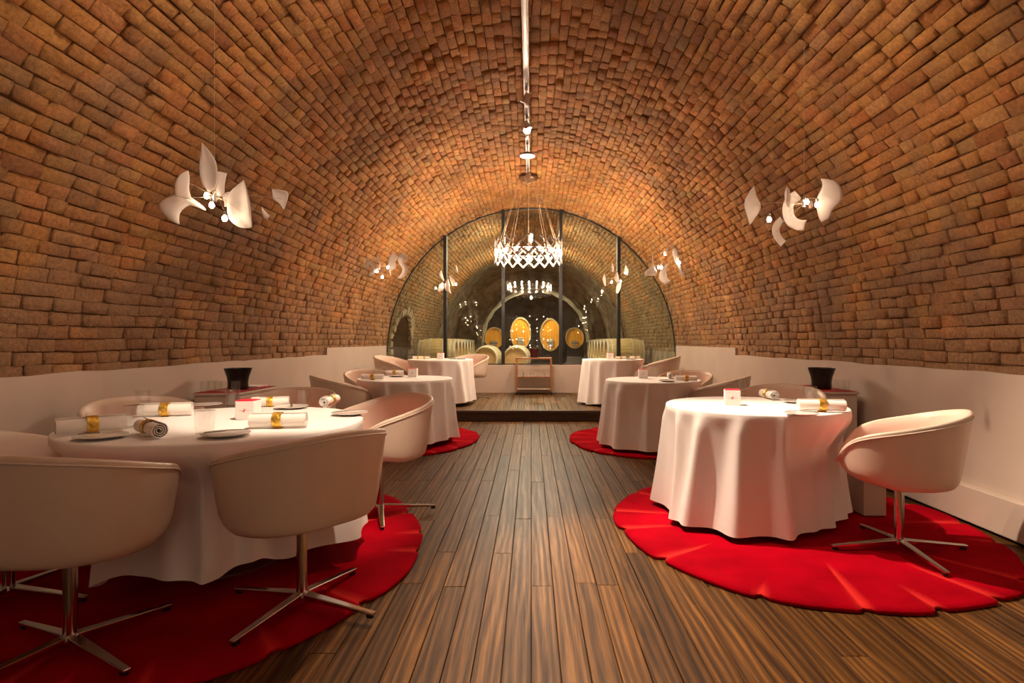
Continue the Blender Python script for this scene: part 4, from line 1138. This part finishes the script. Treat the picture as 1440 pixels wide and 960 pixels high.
for sx, lb_ in ((-1, 'oak barrel in the row along the niche side of cellar'), (1, 'oak barrel in the row along the plain cellar wall')):
    xc = sx*2.28
    rack(xc-.2, xc+.2, 13.75, 19.0, .560, 'dark steel rack under the barrel row on the '+('niche side' if sx < 0 else 'plain wall side'))
    for k in range(7):
        b = BP if b_first[0] else copy_tree(BP); b_first[0] = False
        b.location = (xc, 14.2+.72*k, .912); b.rotation_euler = (.2*k, 0, 0)
        tag(b, lb_, 'barrel', 'barrels along the niche side' if sx < 0 else 'barrels along the plain cellar wall')
BP2 = copy_tree(BP)
for c in BP2.children:
    if c.name.startswith('hoop'):
        c.data = c.data.copy(); c.data.materials.clear(); c.data.materials.append(M['palehoop'])
rk = rack(-1.55, .08, 14.9, 15.35, .388, 'low steel rack carrying two pale-rimmed barrels', True)
for i, x in enumerate((-1.12, -.36)):
    b = BP2 if i == 0 else copy_tree(BP2); b.location = (x, 15.12, .742); b.rotation_euler = (0, 0, PI/2-.10)
    tag(b, 'pale-rimmed oak barrel with light head facing the glass'+(' beneath trolley cooler' if i else ' next to platform cloth'), 'barrel', 'two barrels facing the glass')
def cask(x, z, rx, rz, label):
    y0 = 25.0; t = thing('oval_cask', label, 'cask', (x, y0, z), 0, 'casks in the dark recess'); n = 36; D = 1.3
    def ell(s, y): return [(rx*s*math.cos(2*PI*i/n), y, rz*s*math.sin(2*PI*i/n)) for i in range(n)]
    MB().grid([ell(.93, .06), ell(.94, 0), ell(1.0, 0), ell(1.05, D*.5), ell(1.0, D), ell(.93, D)], closed=True).build('body', 'oak', t, smooth=30)
    nb_ = 7
    for k in range(nb_):  # head boards
        a = -rx*.93+2*rx*.93*k/nb_; b = a+2*rx*.93/nb_-.006; v = []
        h = lambda q: rz*.93*math.sqrt(max(0, 1-(q/(rx*.935))**2))
        xs_ = [a, (a+b)/2, b]; mb = MB(); v = []
        for yy in (.045, .065):
            v += [(q, yy, h(q)) for q in xs_]+[(q, yy, -h(q)) for q in reversed(xs_)]
        f = [(0, 1, 2, 3, 4, 5), (11, 10, 9, 8, 7, 6)]+[(i, i+6, (i+1) % 6+6, (i+1) % 6) for i in range(6)]
        mb.add(v, f).build('head_board', 'caskwood', t)
    for yy in (.02, .30):
        MB().grid([ell(1.012, yy), ell(1.03, yy), ell(1.03+.02, yy+.08), ell(1.012+.02, yy+.08)], closed=True).build('hoop', 'blackframe', t)
    h_ = MB().box(-.13, .13, .0, .05, -rz*.72, -rz*.25).build('hatch', 'steel', t, bevel=.02)
    MB().bar((-.16, -.02, -rz*.48), (.16, -.02, -rz*.48), .03, .04).build('hatch_bar', 'chrome', h_)
    MB().lathe([(0, -.09), (.03, -.09), (.03, 0), (0, 0)], 12, axis='y', origin=(0, 0, -rz*.84)).build('tap', 'steel', t)
    # cradle
    zb = -z+.001; zl = -rz*.98
    for yy in (.2, 1.0):
        MB().box(-rx*.85, rx*.85, yy, yy+.14, zb, zl+.10).build('cradle_block', 'blackframe', t, bevel=.02)
        for s in (-1, 1):
            MB().add([(s*rx*.45, yy, zl+.10), (s*rx*.85, yy, zl+.10), (s*rx*.95, yy, zl+rz*.55), (s*rx*.45, yy+.14, zl+.10), (s*rx*.85, yy+.14, zl+.10), (s*rx*.95, yy+.14, zl+rz*.55)],
                     [(0, 1, 2), (5, 4, 3), (0, 3, 4, 1), (1, 4, 5, 2), (2, 5, 3, 0)]).build('cradle_wedge', 'blackframe', t)
cask(-1.60, 1.32, .42, .46, 'round ochre cask at the edge of recess, behind pale-rimmed barrel')
cask(-.46, 1.52, .44, .69, 'tall oval ochre cask behind the reflections and trolley cooler')
cask(.83, 1.46, .45, .70, 'tall oval ochre cask with dark cradle clear of the barrels')
cask(1.88, 1.32, .40, .45, 'round ochre cask by the recess wall nearest yellow barrel heads')

# strip lights added under the crown to brighten the cellar
for y, e in ((13.3, 1), (16.4, 1), (24.4, 1)):
    zt = 3.55 if y < 23 else 3.02
    t = thing('added_strip_light', 'slim strip light added under the crown to brighten the cellar vault', 'strip light', (.0, y, zt), 0, 'added cellar strip lights')
    MB().box(-.05, .05, -.5, .5, 0, .04).build('housing', 'steel', t)
    MB().tube([(0, -.48, -.014), (0, .48, -.014)], .013, 10).build('tube', 'tube', t, smooth=60)
    top = (ZC+RV if y < 23 else ZO+2.47)-zt
    for s in (-1, 1): MB().tube([(0, s*.4, .04), (0, s*.4, top)], .004, 6).build('hanger', 'steel', t)
for o in bpy.data.objects:
    if o.name.split('.')[0] in ('petal_lamp_light', 'chandelier_light', 'spot_light', 'strip_lamp'): o['kind'] = 'light'
